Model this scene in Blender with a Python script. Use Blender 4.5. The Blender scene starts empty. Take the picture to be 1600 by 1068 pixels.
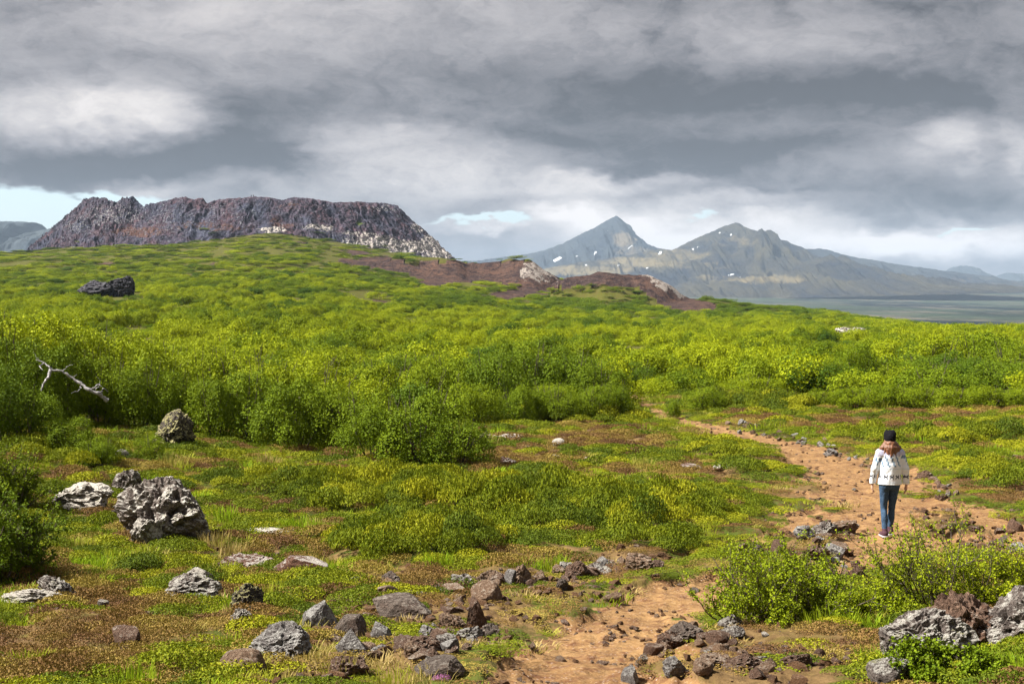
import bpy, math, random
import numpy as np
from math import radians as RAD

SC = bpy.context.scene
COL = SC.collection
F = 2222.2           # focal length in photo pixels (50 mm on 36 mm, 1600 px wide)
VH = 470.0           # photo row of the horizon
EXPO = 1.45

# ------------------------------------------------------------ camera, world, sun
cam_d = bpy.data.cameras.new("camera")
cam = bpy.data.objects.new("camera", cam_d)
COL.objects.link(cam)
SC.camera = cam
cam_d.lens = 50.0
cam_d.sensor_width = 36.0
cam_d.clip_start = 0.1
cam_d.clip_end = 60000
cam.location = (0, 0, 0)
cam.rotation_euler = (RAD(90) - math.atan((534 - VH) / F), 0, 0)

SC.view_settings.view_transform = 'Standard'
SC.view_settings.look = 'None'
SC.view_settings.exposure = EXPO
SC.view_settings.gamma = 1.0
SC.render.engine = 'CYCLES'
cy = SC.cycles
cy.use_denoising = True
try:
    cy.denoiser = 'OPENIMAGEDENOISE'
    cy.denoising_input_passes = 'RGB_ALBEDO_NORMAL'
except Exception:
    pass
cy.max_bounces = 6
cy.diffuse_bounces = 3
cy.glossy_bounces = 2
cy.transmission_bounces = 3
cy.transparent_max_bounces = 8
cy.volume_bounces = 0

SUN_DIR = np.array([-0.66, -0.08, 0.75]); SUN_DIR /= np.linalg.norm(SUN_DIR)
sun_d = bpy.data.lights.new("sun", 'SUN')
sun_d.energy = 5.0
sun_d.angle = RAD(5)
sun_d.color = (1.0, 0.95, 0.86)
sun = bpy.data.objects.new("sun", sun_d)
COL.objects.link(sun)
from mathutils import Vector, Matrix, Euler
sun.rotation_euler = Vector(SUN_DIR).to_track_quat('Z', 'Y').to_euler()
SUN_EL = math.asin(SUN_DIR[2]); SUN_AZ = math.atan2(SUN_DIR[0], SUN_DIR[1])

# ------------------------------------------------------------ small node language
class NT:
    def __init__(s, tree): s.t = tree; s.n = tree.nodes; s.l = tree.links
    def put(s, sock, v):
        if isinstance(v, bpy.types.NodeSocket): s.l.new(v, sock)
        elif v is not None: sock.default_value = v
    def node(s, typ, **kw):
        n = s.n.new(typ)
        for k, v in kw.items(): setattr(n, k, v)
        return n
    def m(s, op, a, b=None, c=None, clamp=False):
        n = s.node('ShaderNodeMath', operation=op, use_clamp=clamp)
        s.put(n.inputs[0], a); s.put(n.inputs[1], b)
        if c is not None: s.put(n.inputs[2], c)
        return n.outputs[0]
    def v(s, op, a, b=None):
        n = s.node('ShaderNodeVectorMath', operation=op)
        s.put(n.inputs[0], a); s.put(n.inputs[1], b)
        return n.outputs['Value'] if op in ('DOT_PRODUCT', 'LENGTH') else n.outputs[0]
    def noise(s, vec, scale, detail=4, rough=0.55, dist=0.0, col=False, lac=2.0):
        n = s.node('ShaderNodeTexNoise')
        s.put(n.inputs['Vector'], vec); s.put(n.inputs['Scale'], scale)
        s.put(n.inputs['Detail'], detail); s.put(n.inputs['Roughness'], rough)
        s.put(n.inputs['Distortion'], dist); s.put(n.inputs['Lacunarity'], lac)
        return n.outputs['Color' if col else 0]
    def voro(s, vec, scale, feature='F1', out='Distance', rnd=1.0):
        n = s.node('ShaderNodeTexVoronoi', feature=feature)
        s.put(n.inputs['Vector'], vec); s.put(n.inputs['Scale'], scale); s.put(n.inputs['Randomness'], rnd)
        return n.outputs[out]
    def rng(s, x, a, b, c=0.0, d=1.0, smooth=False):
        n = s.node('ShaderNodeMapRange')
        if smooth: n.interpolation_type = 'SMOOTHSTEP'
        s.put(n.inputs[0], x)
        for i, q in enumerate((a, b, c, d)): s.put(n.inputs[i + 1], q)
        return n.outputs[0]
    def mix(s, f, a, b, blend='MIX'):
        n = s.node('ShaderNodeMix', data_type='RGBA', blend_type=blend)
        s.put(n.inputs[0], f)
        for k, q in ((6, a), (7, b)):
            if isinstance(q, tuple) and len(q) == 3: q = q + (1,)
            s.put(n.inputs[k], q)
        return n.outputs[2]
    def attr(s, name, kind='GEOMETRY', out='Fac'):
        n = s.node('ShaderNodeAttribute', attribute_type=kind, attribute_name=name)
        return n.outputs[out]
    def xyz(s, x, y, z):
        n = s.node('ShaderNodeCombineXYZ')
        s.put(n.inputs[0], x); s.put(n.inputs[1], y); s.put(n.inputs[2], z)
        return n.outputs[0]
    def sep(s, v):
        n = s.node('ShaderNodeSeparateXYZ'); s.put(n.inputs[0], v); return n.outputs
    def bump(s, h, strength=0.5, dist=0.05, normal=None):
        n = s.node('ShaderNodeBump'); s.put(n.inputs['Height'], h)
        n.inputs['Strength'].default_value = strength; n.inputs['Distance'].default_value = dist
        if normal is not None: s.put(n.inputs['Normal'], normal)
        return n.outputs[0]
    def pos(s): return s.node('ShaderNodeNewGeometry').outputs['Position']
    def nrm(s): return s.node('ShaderNodeNewGeometry').outputs['Normal']
    def obj(s): return s.node('ShaderNodeTexCoord').outputs['Object']

W = bpy.data.worlds.new("World"); SC.world = W; W.use_nodes = True
w = NT(W.node_tree); w.n.clear()
gdir = w.node('ShaderNodeTexCoord').outputs['Generated']
dx, dy, dz = w.sep(gdir)
az = w.m('ARCTAN2', dx, dy)
hyp = w.m('SQRT', w.m('ADD', w.m('MULTIPLY', dx, dx), w.m('MULTIPLY', dy, dy)))
el = w.m('ARCTAN2', dz, hyp)
def dirpx(u, v):
    a, e = (u - 800) / F, (VH - v) / F
    return math.atan(a), math.atan2(e, math.hypot(1, a))
# cloud layer: horizontally stretched towards the horizon
flat = w.xyz(w.m('MULTIPLY', az, 1.0), w.m('MULTIPLY', el, 2.2), 0.0)
warp = w.noise(flat, 5.0, 5, 0.55, col=True)
warp = w.v('SUBTRACT', warp, (0.5, 0.5, 0.5))
warp2 = w.noise(flat, 17.0, 4, 0.6, col=True)
warp2 = w.v('SUBTRACT', warp2, (0.5, 0.5, 0.5))
P = w.xyz(az, el, 0.0)
P = w.v('ADD', P, w.v('MULTIPLY', warp, (0.10, 0.035, 0)))
P = w.v('ADD', P, w.v('MULTIPLY', warp2, (0.055, 0.034, 0)))
def gauss_sum(blobs, base):
    acc = base
    for (u, v, su, sv, amp) in blobs:
        a, e = dirpx(u, v)
        q = w.v('MULTIPLY', w.v('SUBTRACT', P, (a, e, 0)), (F / su, F / sv, 0))
        g = w.m('EXPONENT', w.m('MULTIPLY', w.v('DOT_PRODUCT', q, q), -1.0))
        acc = w.m('MULTIPLY_ADD', g, amp, acc)
    return acc
BR = [(450, 30, 520, 70, .16), (230, 120, 160, 30, .04), (1250, 60, 260, 45, .07),
      (150, 172, 120, 34, .42), (40, 195, 90, 18, .14), (230, 190, 60, 22, .12),
      (430, 165, 170, 40, -.10), (210, 248, 250, 32, -.17), (90, 275, 110, 22, -.08), (360, 230, 120, 40, -.08),
      (610, 245, 130, 55, .30), (620, 200, 40, 18, .15), (540, 300, 230, 26, .12), (730, 275, 80, 26, .2), (245, 297, 60, 12, .25),
      (1000, 135, 300, 50, -.10), (1330, 150, 260, 42, -.12), (860, 215, 240, 26, -.08), (650, 110, 200, 20, -.04),
      (1180, 235, 220, 20, -.10), (1500, 318, 200, 22, -.10), (1050, 268, 110, 14, -.07), (1350, 290, 200, 14, -.04), (1550, 190, 120, 30, -.05),
      (950, 288, 130, 10, .34), (900, 300, 60, 12, .2), (1130, 312, 130, 10, .22), (960, 345, 110, 26, .70), (880, 330, 50, 14, .50), (1060, 375, 80, 22, .65),
      (1190, 350, 120, 22, .60), (1330, 380, 170, 20, .60), (1500, 385, 160, 18, .62), (1420, 365, 110, 12, .30),
      (760, 380, 110, 30, .02), (730, 350, 60, 8, .30), (780, 345, 40, 10, .25),
      (1480, 225, 60, 30, .30), (1585, 240, 30, 55, .30), (70, 320, 160, 24, .12)]
HO = [(40, 318, 170, 28, 1.2), (190, 318, 90, 16, .9), (110, 345, 120, 22, .6), (740, 343, 90, 7, .8),
      (1090, 334, 40, 5, .6), (1510, 361, 60, 5, .7), (800, 336, 30, 6, .5)]
br = gauss_sum(BR, 0.315)
hol = gauss_sum(HO, 0.0)
n1 = w.noise(w.v('ADD', flat, w.v('MULTIPLY', warp, (.25, .25, 0))), 8.0, 9, 0.62)
n2 = w.noise(w.v('ADD', flat, w.v('MULTIPLY', warp2, (.05, .05, 0))), 34.0, 6, 0.6)
n3 = w.noise(w.v('ADD', w.v('MULTIPLY', flat, (.9, .52, 1)), w.v('MULTIPLY', warp2, (.10, .10, 0))), 15.0, 9, 0.66)
bil = w.m('ABSOLUTE', w.m('MULTIPLY_ADD', n3, 2.0, -1.0))           # billowed edges
mod = w.m('ADD', w.m('MULTIPLY_ADD', n1, 1.4, 0.19), w.m('ADD', w.m('MULTIPLY', n2, 0.26), w.m('MULTIPLY', bil, -0.70)))
br = w.m('MULTIPLY', br, mod)
br = w.m('MULTIPLY_ADD', w.m('SUBTRACT', br, 0.32), 1.75, 0.30)
br = w.m('MAXIMUM', br, 0.09)
br = w.m('MINIMUM', br, 1.5)
br = w.m('DIVIDE', br, w.m('MULTIPLY_ADD', br, 0.38, 0.93))         # bright cloud tops roll off softly
tone = w.mix(w.rng(br, 0.15, 0.75), (1.0, 0.965, 1.03), (1.07, 1.0, 0.965))
cloud = w.v('MULTIPLY', tone, w.xyz(br, br, br))
sky = w.node('ShaderNodeTexSky', sky_type='NISHITA')
sky.sun_disc = False
sky.sun_elevation = SUN_EL
sky.sun_rotation = SUN_AZ
sky.air_density = 1.0; sky.dust_density = 1.5; sky.ozone_density = 1.0
skyc = w.v('MULTIPLY', sky.outputs[0], (0.10, 0.10, 0.10))
hf = w.rng(w.m('ADD', hol, w.m('MULTIPLY_ADD', n1, 0.5, -0.25)), 0.30, 0.62, smooth=True)
zen = w.m('MULTIPLY', w.rng(el, 0.30, 1.10, 1.0, 1.8, smooth=True), 1 / 2 ** EXPO)   # overcast raised towards the unseen zenith, added as soft ambient fill
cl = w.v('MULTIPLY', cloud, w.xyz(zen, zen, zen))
blue = w.v('ADD', w.v('MULTIPLY', skyc, (0.55, 0.55, 0.55)), (0.085, 0.115, 0.135))
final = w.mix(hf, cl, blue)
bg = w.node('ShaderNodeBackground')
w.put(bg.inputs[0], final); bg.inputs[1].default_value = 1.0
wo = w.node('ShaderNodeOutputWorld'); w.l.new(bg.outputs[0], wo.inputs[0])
W.cycles.sampling_method = 'MANUAL'
W.cycles.sample_map_resolution = 256

# ------------------------------------------------------------ noise (numpy)
def _h(ix, iy, iz, seed):
    h = (ix.astype(np.int64) * 374761393 + iy.astype(np.int64) * 668265263 + iz.astype(np.int64) * 2147483647 + seed * 974634777) & 0xFFFFFFFF
    h = ((h ^ (h >> 13)) * 1274126177) & 0xFFFFFFFF
    h = ((h ^ (h >> 16)) * 2246822519) & 0xFFFFFFFF
    return h ^ (h >> 13)
def per2(x, y, seed=0):
    x = np.asarray(x, float); y = np.asarray(y, float)
    x0 = np.floor(x); y0 = np.floor(y); fx = x - x0; fy = y - y0
    ux = fx * fx * fx * (fx * (fx * 6 - 15) + 10); uy = fy * fy * fy * (fy * (fy * 6 - 15) + 10)
    def g(ox, oy):
        a = _h(x0 + ox, y0 + oy, np.zeros_like(x0), seed) * (2 * np.pi / 4294967296.0)
        return np.cos(a) * (fx - ox) + np.sin(a) * (fy - oy)
    a = g(0, 0) * (1 - ux) + g(1, 0) * ux
    b = g(0, 1) * (1 - ux) + g(1, 1) * ux
    return (a * (1 - uy) + b * uy) * 1.5
def fbm(x, y, oct=4, seed=0, gain=0.5, lac=2.03):
    s = 0; a = 1; t = 0
    for i in range(oct):
        s = s + a * per2(x, y, seed + i * 17); t += a; a *= gain; x = x * lac + 3.7; y = y * lac - 1.3
    return s / t
def ridged(x, y, oct=4, seed=0, gain=0.5, lac=2.1):
    s = 0; a = 1; t = 0
    for i in range(oct):
        s = s + a * (1 - 2 * np.abs(per2(x, y, seed + i * 17))); t += a; a *= gain; x = x * lac + 3.7; y = y * lac - 1.3
    return s / t
def per3(p, seed=0):
    p0 = np.floor(p); f = p - p0; u = f * f * f * (f * (f * 6 - 15) + 10)
    r = 0
    for ox in (0, 1):
        for oy in (0, 1):
            for oz in (0, 1):
                h = _h(p0[:, 0] + ox, p0[:, 1] + oy, p0[:, 2] + oz, seed)
                gx = (h & 1023) / 511.5 - 1; gy = ((h >> 10) & 1023) / 511.5 - 1; gz = ((h >> 20) & 1023) / 511.5 - 1
                d = gx * (f[:, 0] - ox) + gy * (f[:, 1] - oy) + gz * (f[:, 2] - oz)
                r = r + d * (u[:, 0] if ox else 1 - u[:, 0]) * (u[:, 1] if oy else 1 - u[:, 1]) * (u[:, 2] if oz else 1 - u[:, 2])
    return r * 1.3
def fbm3(p, oct=4, seed=0, gain=0.5, rid=False):
    s = 0; a = 1; t = 0
    for i in range(oct):
        q = per3(p, seed + i * 13)
        if rid: q = 1 - 2.5 * np.abs(q)
        s = s + a * q; t += a; a *= gain; p = p * 2.07 + 1.7
    return s / t
def sstep(a, b, x):
    t = np.clip((x - a) / (b - a), 0, 1); return t * t * (3 - 2 * t)

# ------------------------------------------------------------ object helpers
def tag(o, label=None, cat=None, group=None, kind=None):
    if label: o['label'] = label
    if cat: o['category'] = cat
    if group: o['group'] = group
    if kind: o['kind'] = kind
    return o
def empty(name, loc=(0, 0, 0), rz=0.0):
    o = bpy.data.objects.new(name, None); COL.objects.link(o)
    o.location = loc; o.rotation_euler = (0, 0, rz); o.empty_display_size = 0.1
    return o
def np_mesh(name, V, Fc, smooth=False, mats=(), attrs=None):
    V = np.asarray(V, np.float32); Fc = np.asarray(Fc, np.int32)
    me = bpy.data.meshes.new(name)
    k = Fc.shape[1]
    me.vertices.add(len(V)); me.vertices.foreach_set('co', V.ravel())
    me.loops.add(Fc.size); me.loops.foreach_set('vertex_index', Fc.ravel())
    me.polygons.add(len(Fc)); me.polygons.foreach_set('loop_start', np.arange(0, Fc.size, k, dtype=np.int32))
    me.polygons.foreach_set('use_smooth', np.full(len(Fc), smooth))
    me.update(calc_edges=True)
    for m_ in mats: me.materials.append(m_)
    for an, (dom, typ, data) in (attrs or {}).items():
        a = me.attributes.new(an, typ, dom)
        d = np.asarray(data, np.float32)
        a.data.foreach_set({'FLOAT': 'value', 'FLOAT_COLOR': 'color', 'FLOAT_VECTOR': 'vector'}[typ], d.ravel())
    return me
def link(name, me, parent=None, loc=None):
    o = bpy.data.objects.new(name, me); COL.objects.link(o)
    if parent is not None: o.parent = parent
    if loc is not None: o.location = loc
    return o
def grid_faces(nr, nc):
    i = np.arange(nr * nc).reshape(nr, nc)
    return np.stack([i[:-1, :-1], i[:-1, 1:], i[1:, 1:], i[1:, :-1]], -1).reshape(-1, 4)
def copy_tree(o, parent=None):
    c = o.copy(); COL.objects.link(c); c.parent = parent
    for ch in CHILD.get(o.name, []): copy_tree(ch, c)
    return c
CHILD = {}
def adopt(root, *parts): CHILD[root.name] = list(parts)

# ------------------------------------------------------------ terrain height field
YS = np.array([4, 10, 14, 22.3, 30, 40, 55, 80, 130, 250, 450, 650, 900, 1000, 1200, 2500, 5000, 8000, 12000, 17000], float)
FARV = {1500: [None] * 10 + [517, 515, 514, 512, 510, 500, 477, 457, 444, 438],
        1200: [None] * 10 + [496, 480, 490, 493, 496, 496, 473, 454, 442, 438],
        1100: [None] * 10 + [490, 468, 480, 486, 491, 494, 472, 452, 441, 437],
        1000: [None] * 10 + [490, 472, 466, 466, 474, 490, 470, 450, 440, 436],
        870: [None] * 10 + [485, 459, 439, 437, 444, 488, 470, 450, 440, 436],
        700: [None] * 10 + [466, 442, 413, 408, 413, 480, 470, 450, 440, 436],
        430: [None] * 10 + [435, 403, 372, 361, 358, 400, 440, 447, 440, 436],
        200: [None] * 10 + [440, 415, 389, 381, 379, 425, 442, 447, 440, 436],
        0: [None] * 10 + [442, 421, 400, 396, 402, 440, 445, 447, 440, 436]}
NEARV = {1500: [None, 1068, 985, 842, 760, 695, 637, 590, 548, 524],
         1200: [None, 1068, 985, 842, 760, 696, 638, 592, 550, 522],
         1100: [None, 1068, 985, 842, 760, 696, 638, 592, 550, 521],
         1000: [None, 1068, 985, 842, 760, 696, 638, 592, 550, 519],
         870: [None, 1068, 985, 842, 758, 694, 637, 590, 548, 515],
         700: [None, 1068, 985, 842, 757, 693, 637, 588, 544, 504],
         430: [None, 1068, 985, 842, 748, 688, 628, 578, 525, 478],
         200: [None, 1068, 985, 830, 724, 664, 612, 568, 521, 479],
         0: [None, 1068, 985, 815, 700, 640, 598, 560, 518, 479]}
UC = np.array(sorted(FARV))
ZT = []
for u in UC:
    vs = [NEARV[u][i] if i < 10 else FARV[u][i] for i in range(20)]
    ZT.append([-1.95] + [(VH - vs[i]) / F * YS[i] for i in range(1, 20)])
ZT = np.array(ZT)
LY = np.log(YS)
# monotone-ish cubic (Catmull-Rom with finite differences) along depth
def _pch(x, xs, M):
    d = (M[:, 1:] - M[:, :-1]) / (xs[1:] - xs[:-1])
    s = np.zeros_like(M); s[:, 0] = d[:, 0]; s[:, -1] = d[:, -1]
    a, b = d[:, :-1], d[:, 1:]
    s[:, 1:-1] = np.where(a * b > 0, 2 * a * b / (a + b + np.where(a + b == 0, 1, 0)), 0)
    return s
SL = _pch(None, LY, ZT)
def base_z(X, Y):
    X = np.asarray(X, float); Y = np.asarray(Y, float)
    u = 800 + F * X / np.maximum(Y, 9.0)
    u = np.clip(u, UC[0], UC[-1])
    ly = np.log(np.clip(Y, 4, 16999))
    k = np.clip(np.searchsorted(LY, ly) - 1, 0, len(LY) - 2)
    h = LY[k + 1] - LY[k]; t = (ly - LY[k]) / h
    h00 = 2 * t**3 - 3 * t**2 + 1; h10 = t**3 - 2 * t**2 + t; h01 = -2 * t**3 + 3 * t**2; h11 = t**3 - t**2
    j = np.clip(np.searchsorted(UC, u) - 1, 0, len(UC) - 2)
    s = (u - UC[j]) / (UC[j + 1] - UC[j]); s = s * s * (3 - 2 * s) * 0.5 + s * 0.5
    def ev(j): return h00 * ZT[j, k] + h10 * h * SL[j, k] + h01 * ZT[j, k + 1] + h11 * h * SL[j, k + 1]
    return ev(j) * (1 - s) + ev(j + 1) * s
# silhouettes of the red ridges (photo columns), with a depth of their own
def sil(u, pts, out=-999.0):
    p = np.array(pts, float); return np.interp(u, p[:, 0], p[:, 1], left=out, right=out)
R1 = [(520, 412), (560, 408), (600, 404), (650, 401), (690, 400), (712, 402), (730, 409), (760, 406), (800, 404), (822, 406), (838, 414), (852, 424), (866, 432), (890, 444), (930, 466)]
R2 = [(860, 446), (885, 434), (910, 430), (945, 425), (980, 427), (1000, 428), (1020, 434), (1040, 443), (1060, 455), (1080, 468), (1100, 480), (1125, 493), (1150, 505)]
def ridge_z(X, Y):
    u = 800 + F * X / np.maximum(Y, 9.0)
    out = np.full(np.shape(X), -1e4); msk = np.zeros(np.shape(X))
    for pts, Yr, fs, bs in ((R1, 720., 0.42, 0.2), (R2, 600., 0.40, 0.25)):
        v = np.interp(u, [p[0] for p in pts], [p[1] for p in pts], left=560, right=560)
        zr = (VH - v) / F * Yr
        jag = np.interp(u, [800, 845, 1020, 1060], [0.0, 1.0, 1.0, 0.2]) * ridged(X / 9, Y / 9, 3, 5) * 0.8
        d = Yr - Y + fbm(X / 40, Y / 400, 2, 91) * 18
        z = np.where(d > 0, zr - fs * d + jag, zr + bs * d + jag) + fbm(X / 14, Y / 20, 4, 33) * 1.3 * np.clip(np.abs(d) / 10, 0, 1)
        z = np.where((v > 555), -1e4, z)
        out = np.maximum(out, z)
    return out
# ground masks, painted from photo positions (they become world positions)
def world_xy(u, v):
    u = np.atleast_1d(np.asarray(u, float)); v = np.atleast_1d(np.asarray(v, float))
    yy = np.exp(np.linspace(math.log(6), math.log(1100), 900))
    res = []
    for a, b in zip(u, v):
        X = (a - 800) / F * yy; zr = (VH - b) / F * yy
        h = base_z(X, yy) - zr
        i = np.argmax(h > 0) if (h > 0).any() else len(yy) - 1
        if i > 0:
            t = -h[i - 1] / (h[i] - h[i - 1] + 1e-9); y = yy[i - 1] + t * (yy[i] - yy[i - 1])
        else: y = yy[0]
        res.append(((a - 800) / F * y, y))
    return np.array(res)
def segdist(X, Y, pts, wid):
    best = np.full(np.shape(X), 9.0)
    for (a, b, wa, wb) in zip(pts[:-1], pts[1:], wid[:-1], wid[1:]):
        d = b - a; t = np.clip(((X - a[0]) * d[0] + (Y - a[1]) * d[1]) / (d @ d), 0, 1)
        dist = np.hypot(X - a[0] - t * d[0], Y - a[1] - t * d[1]) / (wa + (wb - wa) * t)
        best = np.minimum(best, dist)
    return best
PATHS = [[(900, 1090, .95), (925, 1040, .95), (985, 975, .95), (1050, 930, .8), (1110, 905, .6), (1200, 905, .35), (1290, 900, .45), (1370, 880, .85), (1385, 845, .95), (1380, 810, 1.0), (1360, 780, 1.25), (1330, 745, 1.3), (1290, 722, 1.2), (1240, 706, 1.05), (1190, 690, .9), (1140, 677, .8), (1090, 664, .7), (1050, 655, .6), (1020, 640, .45), (1005, 628, .35), (990, 616, .5)],
         [(1390, 800, .8), (1450, 785, .9), (1520, 800, .7), (1600, 830, .6), (1680, 850, .6)],
         [(1100, 668, .35), (1160, 680, .35), (1230, 692, .35), (1300, 706, .3), (1370, 722, .3), (1430, 740, .35), (1470, 768, .4)],
         [(1270, 800, .5), (1230, 830, .45), (1180, 850, .25)],
         [(1450, 860, .7), (1520, 845, .6), (1620, 850, .6)]]
PW = []
for p in PATHS:
    a = np.array(p); PW.append((world_xy(a[:, 0], a[:, 1]), a[:, 2]))
def path_mask(X, Y):
    X = np.asarray(X, float); Y = np.asarray(Y, float)
    out = np.zeros(np.shape(X))
    near = (Y < 75) & (Y > 5)
    if near.any():
        x, y = X[near], Y[near]
        wx = x + fbm(x * 1.1, y * .9, 4, 7) * 0.75; wy = y + fbm(x * 1.1, y * .9, 4, 8) * 1.1
        d = np.full(x.shape, 9.0)
        for pts, wd in PW: d = np.minimum(d, segdist(wx, wy, pts, wd))
        out[near] = 1 - sstep(0.62, 1.02, d + fbm(x * 2.2, y * 1.6, 4, 9) * 0.75)
    return out
def path_dist(X, Y):
    out = np.full(np.shape(X), 9.0)
    near = (Y < 75) & (Y > 5)
    x, y = X[near], Y[near]; d = np.full(x.shape, 9.0)
    for pts, wd in PW: d = np.minimum(d, segdist(x, y - .5, pts, wd + .35))
    out[near] = d
    return out
def blob_list(L):
    out = []
    for (u, v, ru, rv, amp) in L:
        c = world_xy([u], [v])[0]; a = world_xy([u], [v + rv])[0]; b = world_xy([u], [max(v - rv, 560)])[0]
        out.append((c[0], c[1], ru / F * c[1], max(abs(b[1] - a[1]) / 2, .2), amp))
    return out
BROWN = blob_list([(110, 1010, 190, 50, 1), (60, 1050, 150, 30, 1), (180, 945, 130, 18, .9), (330, 935, 70, 14, .8), (200, 810, 80, 22, 1), (235, 845, 60, 14, .8), (900, 872, 180, 12, 1), (760, 900, 120, 12, .9),
                   (980, 862, 60, 10, .8), (1240, 835, 80, 12, .8), (940, 690, 120, 18, .8), (1040, 700, 90, 14, .6), (820, 710, 90, 16, .8), (1230, 770, 60, 10, .8), (1060, 745, 150, 10, .6), (1280, 660, 200, 10, .7),
                   (1480, 650, 140, 8, .7), (1560, 770, 90, 16, .7), (1420, 690, 160, 5, .3), (620, 905, 90, 14, .9), (520, 880, 60, 14, .5), (330, 740, 200, 12, .5), (560, 765, 170, 8, .5), (430, 850, 90, 10, .4),
                   (1230, 1010, 160, 40, .8), (1130, 1050, 170, 30, .9), (1560, 840, 120, 30, .8), (860, 1000, 60, 60, .5), (690, 960, 160, 26, .7), (470, 1040, 120, 30, .5), (1330, 840, 60, 20, .8), (100, 930, 90, 12, .6), (760, 730, 60, 14, .8), (240, 700, 60, 14, .3)])
MOUND = blob_list([(600, 785, 160, 22, 1), (820, 800, 160, 26, 1), (1010, 815, 150, 26, 1), (640, 862, 160, 26, .9), (480, 800, 60, 12, .5), (900, 655, 130, 12, .8), (1150, 712, 90, 12, .9), (1200, 742, 70, 12, .8),
                   (1130, 800, 100, 24, .7), (420, 770, 130, 12, .5), (1500, 735, 80, 12, .6), (1560, 760, 80, 18, .6), (230, 835, 90, 22, .5), (1500, 690, 120, 7, .6), (1180, 640, 120, 7, .6), (70, 1000, 60, 24, .5), (1240, 850, 50, 10, .3), (280, 900, 110, 10, .3), (1010, 860, 80, 12, .6), (100, 720, 110, 16, .5), (1350, 690, 60, 6, .5), (850, 835, 100, 10, .6)])
DRY = blob_list([(640, 985, 220, 60, 1), (520, 1050, 200, 40, .9), (850, 920, 200, 22, 1), (1180, 1030, 170, 50, 1), (1280, 870, 90, 40, .9), (1480, 820, 160, 40, .8), (1300, 720, 120, 16, .6), (1120, 680, 100, 10, .6), (330, 990, 120, 30, .5), (980, 880, 120, 20, .8), (1560, 850, 100, 30, 1), (400, 880, 110, 30, .6), (760, 960, 90, 40, .9), (880, 700, 160, 20, .5)])
def blobs_at(X, Y, L, warp=0.45, seed=21):
    X = np.asarray(X, float); Y = np.asarray(Y, float)
    out = np.zeros(np.shape(X)); near = (Y < 75) & (Y > 5)
    if near.any():
        x, y = X[near], Y[near]
        wx = x + fbm(x * .9, y * .9, 3, seed) * warp; wy = y + fbm(x * .9, y * .9, 3, seed + 1) * warp * 2
        o = np.zeros(x.shape)
        for (cx, cy_, rx, ry, amp) in L:
            o = np.maximum(o, amp * (1 - sstep(0.55, 1.15, np.hypot((wx - cx) / rx, (wy - cy_) / ry))))
        out[near] = o
    return out
def ground_z(X, Y, micro=True):
    X = np.asarray(X, float); Y = np.asarray(Y, float)
    z = base_z(X, Y)
    far = (Y > 400) & (Y < 1000)
    if far.any():
        zz = z[far] if z.ndim else z
        z = z.copy()
        b = z[far]; r = ridge_z(X[far], Y[far]); k = 1.2
        h = np.clip(0.5 + 0.5 * (r - b) / k, 0, 1)
        z[far] = b * (1 - h) + r * h + k * h * (1 - h)
    z = z + fbm(X / 60, Y / 60, 3, 41) * np.clip((Y - 90) / 400, 0, 1) * 2.0 * (Y < 3000)
    if micro:
        nr = (Y < 120)
        if nr.any():
            x, y = X[nr], Y[nr]; f = 1 - sstep(70, 120, y)
            pm = path_mask(x, y); mo = blobs_at(x, y, MOUND)
            q = fbm(x * .75, y * .55, 3, 51) * .16 + np.maximum(ridged(x * 1.6, y * 1.3, 2, 52), 0) * .05
            q = q * (1 - pm * .8) + mo * .16 - pm * .09 * sstep(34, 18, y) + pm * (fbm(x * 2.5, y * 2.5, 4, 53) * .09)
            z[nr] = z[nr] + q * f
    return z
def gz(x, y): return float(ground_z(np.array([x]), np.array([y]))[0])
def on_ground(u, v):
    """world point of the ground seen at photo pixel (u, v)"""
    yy = np.exp(np.linspace(math.log(7), math.log(1000), 1500))
    X = (u - 800) / F * yy; h = ground_z(X, yy) - (VH - v) / F * yy
    i = int(np.argmax(h > 0)) if (h > 0).any() else len(yy) - 1
    y = float(yy[i]); x = (u - 800) / F * y
    return x, y, gz(x, y)
# ------------------------------------------------------------ materials
def new_mat(name, rough=0.85, spec=0.25):
    m = bpy.data.materials.new(name); m.use_nodes = True
    t = NT(m.node_tree)
    b = t.n['Principled BSDF']
    b.inputs['Roughness'].default_value = rough
    b.inputs['Specular IOR Level'].default_value = spec
    return m, t, b

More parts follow.
